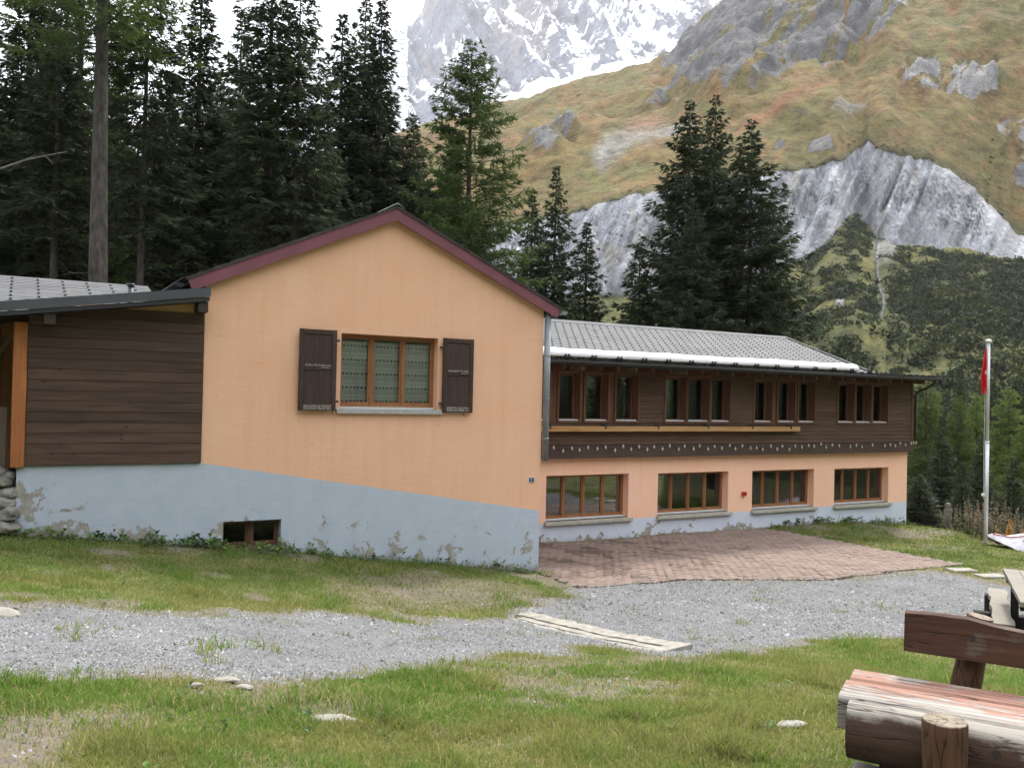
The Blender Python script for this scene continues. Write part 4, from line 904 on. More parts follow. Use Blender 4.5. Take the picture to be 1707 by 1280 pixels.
vg = MB(); vg.hull([(XV+.045,YE-.03,ZE+.05),(XV+.075,YE-.03,ZE+.05),(XV+.075,YE-.03,ZE-.09),(XV+.045,YE-.03,ZE-.09)], [(XV+.045,YR,ZR+.05),(XV+.075,YR,ZR+.05),(XV+.075,YR,ZR-.09),(XV+.045,YR,ZR-.09)]); vg.build('verge_trim', M['dark_metal'], wing)
gb = MB(); gb.add([(XV+.03,YE,4.19),(XV+.03,8.8,4.19),(XV+.03,YR,ZR-.03)], [(0,1,2)]); gb.build('gable_infill', M['clad_brown'], wing)
dp = MB(); dp.tube([(14.98, YE-0.06, 4.10), (14.98, YE-0.05, 4.02), (14.93, YE+0.10, 3.90), (14.90, YC-0.10, 3.72), (14.895, YC-0.06, 3.62), (14.895, YC-0.055, 2.22)], 0.042, 10); dp.build('downpipe', M['black_metal'], wing, True)

# roll of old snow on the eave, held by the snow guards
def snow_roll():
    mb = MB(); n = 70; seg = 12; x0, x1 = -0.02, on_y(1431, 612, YE+0.12)[0]; pts = []
    for i in range(n+1):
        x = x0+(x1-x0)*i/n; k = 1.0
        e = (x1-x)/0.22
        if e < 1: k = math.sqrt(max(0.0, 1-(1-e)**2))*0.97+0.03
        r = (0.182+0.010*math.sin(x*1.7)+0.007*math.sin(x*5.3))*k
        pts.append([(x, YE+0.13+r*1.02*math.cos(t), ZE+0.080+r*0.95*max(math.sin(t), -0.15)+0.02) for t in [2*math.pi*j/seg for j in range(seg)]])
    for a, b in zip(pts[:-1], pts[1:]): mb.add(a+b, [(j, (j+1) % seg, (j+1) % seg+seg, j+seg) for j in range(seg)])
    o = mb.build('snow_roll', M['snow'], None, True); tag(o, 'long white roll of old snow lying along the eave of the long wing', 'snow')
snow_roll()
sg = MB(); x = 0.4
while x < 12.0:
    sg.box(x, x+0.16, YE-0.10, YE-0.06, 4.235, 4.262); sg.box(x+0.03, x+0.06, YE-0.09, YE-0.05, 4.20, 4.30); sg.box(x+0.12, x+0.15, YE-0.09, YE-0.05, 4.20, 4.30); x += 0.72
o = sg.build('snow_guards', M['black_metal'], wing); tag(o, kind='stuff')

# string of festoon bulbs along the floor band
fl = empty('string_lights', (7.4, YC-0.09, 2.1), 'string of small cream bulbs strung along the dark band between the floors', 'string lights')
rng = random.Random(12); xs = [2.05+0.245*i+rng.uniform(-0.03, 0.03) for i in range(53)]; cab = []
bulb = MB(); seg = 8
prof = [(0.0, -0.046), (0.010, -0.040), (0.024, -0.012), (0.030, 0.008), (0.022, 0.026), (0.013, 0.038), (0.012, 0.058), (0.0, 0.06)]
for r_, z_ in prof[1:-1]:
    pass
bv = []; bf = []
for r_, z_ in prof:
    for k in range(seg): bv.append((max(r_, 0.001)*math.cos(2*math.pi*k/seg), max(r_, 0.001)*math.sin(2*math.pi*k/seg), z_))
for i in range(len(prof)-1):
    for k in range(seg): bf.append((i*seg+k, i*seg+(k+1) % seg, (i+1)*seg+(k+1) % seg, (i+1)*seg+k))
bme = bpy.data.meshes.new('bulb'); bme.from_pydata(bv, [], bf); bme.materials.append(M['bulb']); o_f = ORIG['string_lights']
for i, x in enumerate(xs):
    x = cx_(x)
    low = 0.05*(1 if 25 < i < 33 else 0); z = 2.155+rng.uniform(-0.03, 0.02)-low+(-0.03 if i % 2 else 0.02)
    cab.append((x, YC-0.095, z+0.055))
    if i in (40, 44, 46): continue
    link('bulb', bme, fl, Vector((x, YC-0.097, z))-Vector(o_f))
for px_, py_ in ((1523, 735), (1527, 736)): p = on_y(px_, py_, YC-0.09); link('bulb', bme, fl, Vector((p[0], YC-0.09, 2.20))-Vector(o_f)); cab.append((p[0], YC-0.09, 2.25))
cb = MB(); cb.tube(cab, 0.006, 5); cb.build('cable', M['black_metal'], fl)
# red alarm box on the wall
al = empty('alarm_box', (8.08, YW, 0.87), 'small red alarm box on the orange wall between two ground floor windows', 'alarm box')
MB().box(8.00, 8.13, YW-0.075, YW-0.001, 0.85, 0.955, 0.012).build('housing', M['red_plastic'], al)
MB().box(8.03, 8.10, YW-0.085, YW-0.074, 0.875, 0.93, 0.006).build('face', plain('dark_red_plastic', (0.25, 0.015, 0.012), (0.3, 0.02, 0.015), 9, 0.3, 0), al)

# ------------------------------------------------------------------ brick paving
def build_paving():
    rng = np.random.default_rng(21); L, W_ = 0.205, 0.145
    t = NT('red_concrete_paver'); a = t.attr('tone'); P = t.pos(); oi = t.rand()
    n = t.noise(P, 0.9, 4, 0.6); n2 = t.noise(P, 40, 3)
    dirt = t.ramp(n, [(0.44, 0.0), (0.60, 1.0)])
    base = t.mix(oi, (0.225, 0.166, 0.136), (0.295, 0.22, 0.184)); stain = t.mix(n2, (0.105, 0.073, 0.058), (0.155, 0.108, 0.086))
    X = t.xyz(P); near = t.math('MULTIPLY', t.ramp(t.math('MULTIPLY', t.math('SUBTRACT', X[0], 1.0), 0.1), [(0.05, 1.0), (0.75, 0.0)]), t.ramp(t.math('MULTIPLY_ADD', X[1], 0.2, 0.4), [(0.1, 0.35), (0.6, 1.0)]))
    pick = t.math('GREATER_THAN', t.math('ADD', t.math('MULTIPLY', dirt, near), t.math('MULTIPLY', t.math('SUBTRACT', oi, 0.5), 0.55)), 0.47)
    c = t.mix(t.math('MULTIPLY', pick, 0.8), base, stain); c = t.mix(0.25, c, t.ramp(n2, [(0.3, 0.10), (0.7, 0.36)]), 'MULTIPLY')
    t.bump(n2, 0.2, 0.004); mat = t.fin(c, 0.9)
    m = MB(); m.box(-L/2+0.005, L/2-0.005, -W_/2+0.005, W_/2-0.005, -0.05, 0.0, 0.006)
    me = bpy.data.meshes.new('paver'); me.from_pydata(m.v, [], m.f); me.materials.append(mat)
    spots = []
    j = 0; y = -2.75
    while y < 2.80:
        x = -0.3 + (j % 2)*L/2
        while x < 9.7:
            spots.append((x, y)); x += L
        y += W_; j += 1
    sp = np.array(spots); sd = poly_sd(sp[:,0], sp[:,1], PAVERS); sp = sp[sd > 0.03]
    z = ground_z(sp[:,0], sp[:,1])+0.006
    d = np.hypot(sp[:,0]-CAM[0], sp[:,1]-CAM[1]); order = np.argsort(d)
    root = empty('brick_paving', (4.0, 0.5, 0.0), kind='structure')
    for i in order[:300]:
        o = link('paver', me, root, (sp[i,0]-4.0, sp[i,1]-0.5, z[i]+rng.uniform(-0.004, 0.004)))
        o.rotation_euler = (rng.normal(0, 0.006), rng.normal(0, 0.006), rng.normal(0, 0.01))
    rest = order[300:]; V0 = np.array(m.v); nv = len(V0); allV = []; F = []
    Fq = m.f
    for c_, i in enumerate(rest):
        allV.append(V0+np.array((sp[i,0]-4.0, sp[i,1]-0.5, z[i]+rng.uniform(-0.004, 0.004)))); F += [tuple(k+c_*nv for k in f) for f in Fq]
    # the joined ones get their tone from position, since they are one object
    t2 = mat.copy(); t2.name = 'red_concrete_paver_far'
    nt = t2.node_tree; oi2 = [n_ for n_ in nt.nodes if n_.type == 'OBJECT_INFO'][0]
    wn_ = nt.nodes.new('ShaderNodeTexWhiteNoise'); wn_.noise_dimensions = '2D'
    at_ = nt.nodes.new('ShaderNodeAttribute'); at_.attribute_name = 'seed'; nt.links.new(at_.outputs['Fac'], wn_.inputs['Vector'])
    for l_ in [l_ for l_ in nt.links if l_.from_node == oi2]: nt.links.new(at_.outputs['Fac'], l_.to_socket)
    me2 = bpy.data.meshes.new('pavers'); me2.from_pydata(np.concatenate(allV).tolist(), [], F); me2.materials.append(t2)
    a_ = me2.attributes.new('seed', 'FLOAT', 'POINT'); a_.data.foreach_set('value', np.repeat(rng.random(len(rest)), nv).astype(np.float32))
    o = link('pavers', me2, root); tag(o, kind='stuff')
build_paving()

# ------------------------------------------------------------------ trees
def spruce_proto(seed, H=20.0, Rb=2.7, h0=1.5, dens=1.0, droop=0.35, dead=0.0, gap=0.0, larch=False, trunk_r=0.22):
    """trunk and crown meshes of one conifer, built from needle sprays on drooping twigs"""
    rng = np.random.default_rng(seed)
    T = MB(); n = 12; pts = []; rad = []
    bend = rng.normal(0, 0.10, 2)
    for i in range(n+1):
        f = i/n; pts.append((bend[0]*math.sin(f*2.2), bend[1]*math.sin(f*1.9), H*f-0.4*(i == 0))); rad.append(max(trunk_r*(1-f)**0.85*(1.25 if i == 0 else 1), 0.012))
    T.tube(pts, rad, 9)
    axis = lambda h: np.array((bend[0]*math.sin(h/H*2.2), bend[1]*math.sin(h/H*1.9), h))
    # bare dead twigs on the lower trunk
    for k in range(int(dead)):
        h = rng.uniform(2.5, h0+1.5); a = rng.uniform(0, 6.283); L = rng.uniform(0.6, 1.9); p0 = axis(h)
        d = np.array((math.cos(a), math.sin(a), rng.uniform(-0.35, 0.15))); p1 = p0+d*L*0.5; p2 = p0+d*L+np.array((0, 0, -0.12*L))
        T.tube([p0, p1, p2], [0.018, 0.012, 0.004], 3, False)
        for q in range(2):
            s_ = rng.uniform(0.4, 0.9); b0 = p0+d*L*s_; e = d+rng.normal(0, 0.5, 3); T.tube([b0, b0+e*0.3*L], [0.008, 0.003], 3, False)
    V = []; Wd = MB()
    h = h0
    while h < H-0.15:
        f = (h-h0)/(H-h0); nb = rng.integers(4, 7)
        Lm = Rb*((1-f)**(0.88 if not larch else 0.60))*(0.6+0.4*min(1, f*5+0.35))+0.05
        a0 = rng.uniform(0, 6.283)
        for b in range(nb):
            if rng.random() < gap: continue
            a = a0+6.283*b/nb+rng.normal(0, 0.25); L = Lm*rng.uniform(0.62, 1.15)
            hh = h+rng.normal(0, 0.10)
            up = (0.55*f-droop*(1-f)) if not larch else (0.35*f-0.02)
            ca, sa = math.cos(a), math.sin(a); m = 7
            S = np.linspace(0, 1, m); out = S*L; zz = up*out - (0.22 if not larch else 0.10)*L*S**2*(1-f) + (0.17 if not larch else 0.10)*L*S**4
            base = axis(hh); C_ = base+np.stack([ca*out, sa*out, zz], 1)
            if L > 0.5: Wd.tube([C_[0], C_[3], C_[6]], [0.012+0.008*L, 0.010+0.004*L, 0.004], 3, False)
            # twigs
            nt = max(3, int(L/(0.105 if not larch else 0.095)*dens)); s = rng.uniform(0.12 if f < 0.8 else 0.02, 1.0, nt)
            bx = np.interp(s, S, C_[:,0]); by = np.interp(s, S, C_[:,1]); bz = np.interp(s, S, C_[:,2])
            for sd in (-1, 1):
                tl = (min(0.16, 0.05+0.12*L)+0.42*L*0.36*(1-s)**0.8)*rng.uniform(0.6, 1.25, nt); ang = a+sd*rng.uniform(0.55, 1.15, nt)
                dz = rng.normal(-0.30 if not larch else -0.18, 0.22, nt)
                D = np.stack([np.cos(ang), np.sin(ang), dz], 1); B = np.stack([bx, by, bz], 1)
                # each twig carries a few pointed sprays along its length
                for j in range(5 if not larch else 5):
                    q = rng.uniform(0.0, 0.85, nt); st = B+D*(tl*q)[:,None]
                    l2 = (0.24+0.15*rng.random(nt))*(1.0 if not larch else 0.85)*min(1.0, 0.28+0.62*L)
                    d2 = D+rng.normal(0, 0.28 if not larch else 0.45, (nt, 3)); d2[:,2] -= 0.12 if not larch else 0.0; d2 /= np.linalg.norm(d2, axis=1, keepdims=True)
                    w = np.cross(d2, rng.normal(0, 1, (nt, 3))); w /= np.linalg.norm(w, axis=1, keepdims=True)+1e-9
                    wd = (0.019+0.015*rng.random(nt))[:,None]*(1.0 if not larch else 0.8)
                    mid = st+d2*(l2*0.45)[:,None]
                    V.append(np.stack([st, mid+w*wd, st+d2*l2[:,None]], 1)); V.append(np.stack([st, st+d2*l2[:,None], mid-w*wd], 1))
        h += rng.uniform(0.24, 0.38)*(1.0 if not larch else 1.25)*max(0.55, 1-0.35*f)
    V = np.concatenate(V).reshape(-1, 3); F = np.arange(len(V)).reshape(-1, 3)
    cm = np_mesh('crown', V, F, M[('larch_bright' if seed == 7 else 'larch') if larch else 'spruce'])
    tm = bpy.data.meshes.new('trunk'); nv = len(T.v); tm.from_pydata(T.v+Wd.v, [], T.f+[tuple(i+nv for i in f) for f in Wd.f])
    for p in tm.polygons: p.use_smooth = True
    tm.materials.append(M['bark']); return tm, cm, H
PROTO = {
 'a': spruce_proto(1, 20, 3.2, 1.2, 1.0, 0.30), 'b': spruce_proto(2, 20, 2.9, 0.8, 1.05, 0.42), 'c': spruce_proto(3, 20, 4.2, 0.6, 1.15, 0.28, gap=0.06),
 'p': spruce_proto(4, 22, 2.4, 10.5, 0.85, 0.40, dead=70, gap=0.12), 'q': spruce_proto(5, 22, 2.1, 9.8, 0.85, 0.45, dead=60, gap=0.15, trunk_r=0.17),
 'l': spruce_proto(6, 18, 3.6, 1.6, 0.9, larch=True), 'm': spruce_proto(7, 16, 2.6, 1.2, 1.0, larch=True), 'h': spruce_proto(8, 26, 3.4, 14.0, 0.75, gap=0.2, larch=True, trunk_r=0.34, dead=10),
}
_tr = random.Random(77)
def tree(kind, px, tip, d, ws=1.0, label=None, group=None, name=None, cat=None, base_px=None):
    p = at(px, 690, d); x, y = float(p[0]), float(p[1]); z = float(ground_z(x, y))-0.1; zt = float(at(px, tip, d)[2])
    tm, cm, H = PROTO[kind]; s = (zt-z)/H; lar = kind in 'lmh'
    r = empty(name or ('larch_tree' if lar else 'spruce_tree'), (x, y, z), label, cat or 'tree', group); r.rotation_euler[2] = _tr.uniform(0, 6.28); k = max(0.35, s)**0.5*ws if ws > 0 else s
    r.scale = (k, k, s); link('trunk', tm, r); link('crown', cm, r); return r
G1 = 'trees behind the house'
tree('h', 163, -520, 24.5, 1.0, 'tall larch with thick grey trunk rising behind the annex roof', G1)
tree('l', 128, -260, 34, 0.95, 'pale green larch with thin trunk just left of the thick grey trunk', G1)
tree('b', 28, -120, 31, 1.3, 'dark spruce at the left picture edge behind the tiled roof', G1)
tree('p', 84, -40, 28, 0.9, 'spruce with slim bare trunk left of the thick larch trunk', G1)
tree('q', 226, -130, 26.5, 1.0, 'spruce with bare grey trunk and dead twigs right of the thick larch trunk', G1)
tree('b', 318, -45, 31, 1.25, 'dense dark spruce above the left end of the maroon verge', G1)
tree('a', 385, 20, 37, 1.1, 'dark spruce standing back between two bare trunks', G1)
tree('p', 434, -140, 28.5, 1.1, 'tall spruce with straight bare lower trunk, left of a twin trunk', G1)
tree('q', 478, -60, 28.0, 1.15, 'slender spruce whose bare trunk meets the maroon verge', G1)
tree('a', 552, 20, 36, 1.2, 'broad dark spruce, leftmost of the close pair above the roof', G1)
tree('b', 622, -8, 36, 1.15, 'tall narrow spruce beside the gap where the snow peak shows', G1)
tree('a', 590, -14, 38, 1.1, 'dark spruce squeezed between two taller spruces above the roof', G1)
tree('c', 668, 190, 37, 1.0, 'lower dark spruce filling the foot of the tall pair', G1)
tree('c', 735, 235, 37, 1.0, 'dark spruce half hidden behind the light green larch', G1)
tree('l', 781, 66, 30, 1.05, 'light green larch standing free above the right roof slope', G1)
tree('b', 880, 312, 35, 1.0, 'dark young spruce between the larch and the pointed spruce', G1)
tree('a', 918, 276, 36, 0.95, 'pointed slim spruce with thin leader above the gutter end', G1)
tree('b', 972, 366, 37, 1.1, 'small dark spruce right of the pointed spruce', G1)
G2 = 'spruces behind the long wing'
tree('c', 1131, 166, 41, 1.28, 'big dark spruce, leftmost top of the clump behind the wing', G2)
tree('c', 1186, 156, 43, 1.1, 'dark spruce with the highest top in the clump behind the wing', G2)
tree('c', 1230, 200, 41, 1.3, 'broad spruce with long right hand branches behind the wing', G2)
tree('b', 1062, 400, 40, 1.2, 'small spruce at the left foot of the clump behind the wing', G2)
tree('c', 1160, 330, 38.5, 1.0, 'lower spruce in the middle front of the clump behind the wing', G2)
tree('b', 1278, 400, 40, 0.7, 'small spruce at the right foot of the clump behind the wing', G2)
G3 = 'dark spruces deep in the forest behind the house'
for i in range(30):
    px = -90+i*30+_tr.uniform(-10, 10); tree('abc'[i % 3], px, (150+_tr.uniform(-40, 60)) if px < 480 else (300+_tr.uniform(-30, 40)), _tr.uniform(44, 58), 1.1, 'dark spruce deep in the forest behind the house roofs', G3)
for i in range(13):
    px = -60+i*52+_tr.uniform(-14, 14)
    if 190 < px < 500: continue
    tree('c', px, 330+_tr.uniform(-30, 40), _tr.uniform(33, 40), 1.0, 'low dark spruce in the undergrowth behind the house', 'low spruces in the forest undergrowth')
G4 = 'trees on the slope right of the wing'
for k, px, tip, d, ws, lab in (('b', 1536, 790, 33, 0.9, 'small young spruce at the far corner of the wing'), ('m', 1545, 628, 58, 1.0, 'pale larch whose top shows above the gutter end'), ('a', 1600, 606, 66, 0.9, 'dark spruce behind the pale larches right of the wing'),
    ('m', 1598, 660, 52, 0.9, 'pale larch left of the flagpole, behind the dark post'), ('m', 1628, 655, 55, 0.8, 'slim pale larch just left of the flagpole'), ('b', 1570, 690, 46, 0.9, 'dark spruce below the larches right of the wing'), ('m', 1682, 645, 50, 1.0, 'bright larch right of the flagpole'),
    ('a', 1702, 600, 62, 1.0, 'dark spruce at the right picture edge above the tarp'), ('b', 1640, 720, 44, 0.9, 'dark spruce directly behind the flagpole'), ('a', 1655, 630, 70, 1.0, 'far dark spruce behind the flagpole and larches'), ('m', 1715, 690, 45, 0.9, 'pale larch cut by the right picture edge'), ('b', 1690, 760, 40, 0.9, 'low dark spruce behind the dry fireweed'), ('b', 1605, 770, 41, 0.9, 'low dark spruce behind the weathered post')):
    tree(k, px, tip, d, ws, lab, G4)
for i in range(16): tree('abcbm'[i % 5], 1490+i*18+_tr.uniform(-8, 8), 640+_tr.uniform(-20, 40), _tr.uniform(68, 95), 1.1, 'distant tree in the dense stand down the slope right of the wing', 'distant trees right of the wing')
# the wood and the valley side behind the photographer, seen mirrored in the window panes
for i in range(34):
    a = YAW+math.pi+R(-112+i*6.4)+_tr.uniform(-.05, .05); d = _tr.uniform(30, 48); x, y = CAM[0]+d*math.sin(a), CAM[1]+d*math.cos(a)
    tm, cm, H = PROTO['abc'[i % 3]]; r = empty('spruce_tree', (x, y, float(ground_z(x, y))-0.1), 'spruce mirrored in the window panes', 'tree', 'trees mirrored in the windows'); s = _tr.uniform(0.35, 0.75); r.scale = (s*1.1, s*1.1, s); link('trunk', tm, r); link('crown', cm, r)
def build_valley_side():
    az = np.linspace(YAW+R(62), YAW+R(300), 120); rr = np.linspace(0, 1, 26); A, T_ = np.meshgrid(az, rr); Rr = 130+T_*1000
    edge = sstep(0, R(18), A-az[0])*sstep(0, R(18), az[-1]-A)
    x = CAM[0]+Rr*np.sin(A); y = CAM[1]+Rr*np.cos(A); z = -16+(T_*1.0)*560*(0.75+0.5*fbm(x/260, y/260, 4, 501))*(0.25+0.75*edge)+18*(fbm(x/40, y/40, 4, 511)-0.5)
    rk0 = np.zeros(x.size); col = np.outer(0.7+0.6*fbm(x/30, y/30, 4, 521).ravel(), (0.045, 0.055, 0.026)); up = sstep(0.45, 0.8, T_.ravel())[:,None]; col = col*(1-up)+np.array((0.13, 0.12, 0.06))*up
    i = np.arange(A.size).reshape(A.shape); F = np.stack([i[:-1,:-1], i[:-1,1:], i[1:,1:], i[1:,:-1]], -1).reshape(-1, 4)
    o = link('valley_side', np_mesh('valley_side', np.c_[x.ravel(), y.ravel(), z.ravel()], F, M['hill'], True, {'col': col, 'rk': rk0, 'cliff': rk0, 'rt': rk0+1})); tag(o, kind='structure')
build_valley_side()

# ------------------------------------------------------------------ lawn, gravel and weeds (nobody could count them)
def polar(n, r0, r1, rng, a0=-36, a1=36, k=1.0):
    r = r0*(r1/r0)**rng.random(n) if k == 1.0 else (r0**(1-k+1e-9)+(r1**(1-k+1e-9)-r0**(1-k+1e-9))*rng.random(n))**(1/(1-k+1e-9))
    a = YAW+np.radians(a0+(a1-a0)*rng.random(n)); return CAM[0]+r*np.sin(a), CAM[1]+r*np.cos(a), r
def not_built(x, y):
    m = np.ones(len(x), bool)
    for q in BUILT: m &= poly_sd(x, y, q) < -0.02
    return m
def build_grass():
    rng = np.random.default_rng(31); N = 1150000
    x, y, r = polar(N, 2.6, 42, rng); k = not_built(x, y) & (y < 14); x, y, r = x[k], y[k], r[k]
    g, p, d, wob = masks(x, y)
    tuft = fbm(x*2.3, y*2.3, 4, 601); pav = poly_sd(x, y, PAVERS)
    dens = (1-np.clip(g*1.15, 0, 1))*(1-0.96*np.clip(d, 0, 1))*(1-p) + 0.10*(g > 0.5)*(tuft > 0.66)*(1-p)
    dens = dens*(0.45+0.55*sstep(0.30, 0.55, tuft))
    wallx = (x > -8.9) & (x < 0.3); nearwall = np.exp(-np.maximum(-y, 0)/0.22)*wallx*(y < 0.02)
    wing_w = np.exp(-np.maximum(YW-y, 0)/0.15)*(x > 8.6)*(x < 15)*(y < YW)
    k = rng.random(len(x)) < np.maximum(dens, np.maximum(nearwall*0.95, wing_w)); x, y, r, d, tuft, nearwall, wing_w = x[k], y[k], r[k], d[k], tuft[k], nearwall[k], wing_w[k]
    n = len(x); z = ground_z(x, y)
    lush = sstep(0.45, 0.62, fbm(x*0.55+3, y*0.55, 4, 611)); rough = (x > 9)&(y > -3)
    h = rng.gamma(4.0, 0.0058, n)*(0.75+0.7*sstep(0.5, 0.75, tuft))*(1+1.6*np.maximum(nearwall, wing_w))+0.012; h = h*(1+1.1*sstep(0.70, 0.80, vnoise(x*2.2, y*2.2, 655))); h = np.where(rough, h*1.25, h); h = np.where((y > 4), h*1.8, h)
    w = np.maximum(0.0022, r*0.00060)*rng.uniform(0.7, 1.3, n)
    a = rng.uniform(0, 6.283, n); lean = rng.uniform(0.15, 0.95, n)
    wx, wy = np.cos(a)*w, np.sin(a)*w; la = rng.uniform(0, 6.283, n)
    B = np.stack([x, y, z-0.006], 1)
    tip = B+np.stack([np.cos(la)*lean*h, np.sin(la)*lean*h, h], 1)
    mid = B+np.stack([np.cos(la)*lean*h*0.28, np.sin(la)*lean*h*0.28, h*0.58], 1); off = np.stack([wx, wy, np.zeros(n)], 1)
    V = np.stack([B-off, B+off, mid+off*0.8, mid-off*0.8, tip], 1).reshape(-1, 3)
    i0 = np.arange(n)*5; nr = i0[r < 7.5]; fr = i0[r >= 7.5]
    F = np.concatenate([np.stack([nr, nr+1, nr+2], 1), np.stack([nr, nr+2, nr+3], 1), np.stack([nr+3, nr+2, nr+4], 1), np.stack([fr, fr+1, fr+4], 1)])
    dry = sstep(0.40, 0.60, fbm(x*1.3, y*1.3, 6, 621, 0.62)); yel = rng.random(n)
    c = np.outer(np.ones(n), (0.135, 0.215, 0.042)); c = c*(1-dry[:,None]*0.6)+np.array((0.235, 0.225, 0.075))*dry[:,None]*0.6
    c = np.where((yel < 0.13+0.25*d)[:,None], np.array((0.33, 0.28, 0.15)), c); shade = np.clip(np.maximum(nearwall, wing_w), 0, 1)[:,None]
    c = c*(1-shade*0.6)+np.array((0.085, 0.140, 0.034))*shade*0.6; up = sstep(-4.5, -2.5, y)[:,None]*(x < 0)[:,None]; c = c*(1-0.35*up)+np.array((0.11, 0.16, 0.042))*0.35*up  # grass colour darkened for house shade, at wall feet and before the gable
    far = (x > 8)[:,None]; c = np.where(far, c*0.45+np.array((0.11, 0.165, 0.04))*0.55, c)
    c = c*rng.uniform(0.82, 1.45, (n, 1)); col = np.repeat(c, 5, axis=0)
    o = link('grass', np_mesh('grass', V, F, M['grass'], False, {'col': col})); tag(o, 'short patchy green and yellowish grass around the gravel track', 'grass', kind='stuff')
build_grass()

def build_stones():
    rng = np.random.default_rng(41); N = 420000
    x, y, r = polar(N, 4.0, 30, rng, k=1.35); k = not_built(x, y); x, y, r = x[k], y[k], r[k]
    g, p, d, wob = masks(x, y); pv = poly_sd(x, y, PAVERS)
    dens = np.clip(g*1.2-0.1, 0, 1)*(1-p)*(0.45+0.55*sstep(0.3, 0.6, fbm(x*1.5, y*1.5, 4, 631))) + 0.06*(d > 0.4) + 0.05*(g > 0.05)
    dens = dens + 0.7*(p > 0)*np.exp(-np.maximum(pv, 0)/0.10)*(y < -0.8)
    k = rng.random(len(x)) < dens; x, y, r, p, g = x[k], y[k], r[k], p[k], g[k]; n = len(x)
    s = (0.005+0.010*rng.random(n)**2.4+0.013*(rng.random(n) < 0.008))*np.clip(r/9.0, 0.85, 1.6); z = ground_z(x, y)+p*0.008
    a = rng.uniform(0, 6.283, n); V = []
    for q in range(4):
        t = a+q*1.5708+rng.normal(0, 0.3, n); rr = s*rng.uniform(0.7, 1.3, n); V.append(np.stack([x+np.cos(t)*rr, y+np.sin(t)*rr, z-0.003+0.3*s*rng.random(n)], 1))
    V.append(np.stack([x+rng.normal(0, 0.3, n)*s, y+rng.normal(0, 0.3, n)*s, z+s*rng.uniform(0.5, 1.1, n)], 1))
    V = np.stack(V, 1).reshape(-1, 3); i0 = np.arange(n)*5
    F = np.concatenate([np.stack([i0+q, i0+(q+1) % 4, i0+4], 1) for q in range(4)])
    tone = np.clip(rng.normal(0.172, 0.068, n)+0.02*(g > 0.4), 0.04, 0.46); dirt = 0.75+0.5*fbm(x*1.2, y*1.2, 4, 641); warm = rng.random(n) < 0.12
    c = np.outer(tone*dirt, (0.98, 1.0, 1.03)); c[warm] *= np.array((1.12, 1.0, 0.82))
    o = link('gravel', np_mesh('gravel', V, F, M['stones'], False, {'col': np.repeat(c, 5, axis=0)})); tag(o, 'loose grey crushed gravel on the track and yard', 'gravel', kind='stuff')
build_stones()

def build_weeds():
    rng = np.random.default_rng(51); V = []; C_ = []
    spots = []
    for i in range(70): spots.append((rng.uniform(-8.7, -4.2), -abs(rng.normal(0.05, 0.25))-0.02, rng.uniform(0.6, 1.1)))
    for i in range(45): spots.append((rng.uniform(-4.8, 0.2), -abs(rng.normal(0.03, 0.12))-0.02, rng.uniform(0.5, 1.0)))
    for i in range(16): spots.append((rng.uniform(-7.0, -5.9), -abs(rng.normal(0.10, 0.18))-0.02, rng.uniform(0.9, 1.3)))
    for i in range(30): spots.append((rng.uniform(8.8, 14.6), YW-abs(rng.normal(0.05, 0.15))-0.03, rng.uniform(0.7, 1.4)))
    for i in range(60):
        xx, yy, rr = polar(1, 3.5, 11, rng); spots.append((xx[0], yy[0], 0.35))
    for x, y, s in spots:
        g = masks(np.array([x]), np.array([y])); 
        if g[0][0] > 0.3 or g[1][0] > 0: continue
        z = float(ground_z(x, y)); base = np.array((0.085, 0.14, 0.042))*rng.uniform(0.7, 1.5)*np.array((1, 1, rng.uniform(0.7, 1.3)))
        for k in range(rng.integers(6, 13)):
            a = rng.uniform(0, 6.283); L = s*rng.uniform(0.045, 0.11); wv = L*rng.uniform(0.3, 0.45); el = rng.uniform(0.15, 1.1); d = np.array((math.cos(a)*math.cos(el), math.sin(a)*math.cos(el), math.sin(el))); w = np.array((-math.sin(a), math.cos(a), 0))
            p = np.array((x, y, z+rng.uniform(0, 0.07)*s))+d*L*rng.uniform(0.2, 1.2); m = p+d*L*0.5; t = p+d*L+np.array((0, 0, -0.2*L))
            V += [p, m+w*wv+np.array((0, 0, .1*L)), t, m-w*wv+np.array((0, 0, .1*L))]; c = base*rng.uniform(0.7, 1.4); C_ += [c]*4
    V = np.array(V); F = np.arange(len(V)).reshape(-1, 4)
    o = link('wall_weeds', np_mesh('wall_weeds', V, F, M['weed'], False, {'col': np.array(C_)})); tag(o, 'broad leaved weeds growing along the foot of the walls', 'weeds', kind='stuff')
build_weeds()

# ------------------------------------------------------------------ small things
def rock_mesh(seed, sx, sy, sz, mat, sub=3, rough=0.28):
    import bmesh
    bm = bmesh.new(); bmesh.ops.create_icosphere(bm, subdivisions=sub, radius=1.0); rng = np.random.default_rng(seed); o = rng.uniform(0, 50, 2)
    for v in bm.verts:
        k = 1+rough*2*(float(fbm(v.co.x*1.6+o[0]+v.co.z, v.co.y*1.6+o[1]-v.co.z, 4, seed))-0.5); v.co = Vector((v.co.x*k*sx, v.co.y*k*sy, max(v.co.z, -0.6)*k*sz))
    me = bpy.data.meshes.new('rock'); bm.to_mesh(me); bm.free(); me.materials.append(mat); return me
M['pale_rock'] = plain('pale_limestone', (0.22, 0.21, 0.18), (0.37, 0.355, 0.31), 7, 0.9, 0.5)
M['grey_rock'] = plain('grey_field_stone', (0.12, 0.115, 0.10), (0.30, 0.285, 0.255), 6, 0.9, 0.6)
p = gpt(0, 1024); o = link('boulder', rock_mesh(3, 0.24, 0.16, 0.08, M['pale_rock']), None, (p[0]-0.10, p[1], p[2]-0.02)); tag(o, 'smooth pale boulder at the left edge of the gravel track', 'boulder')
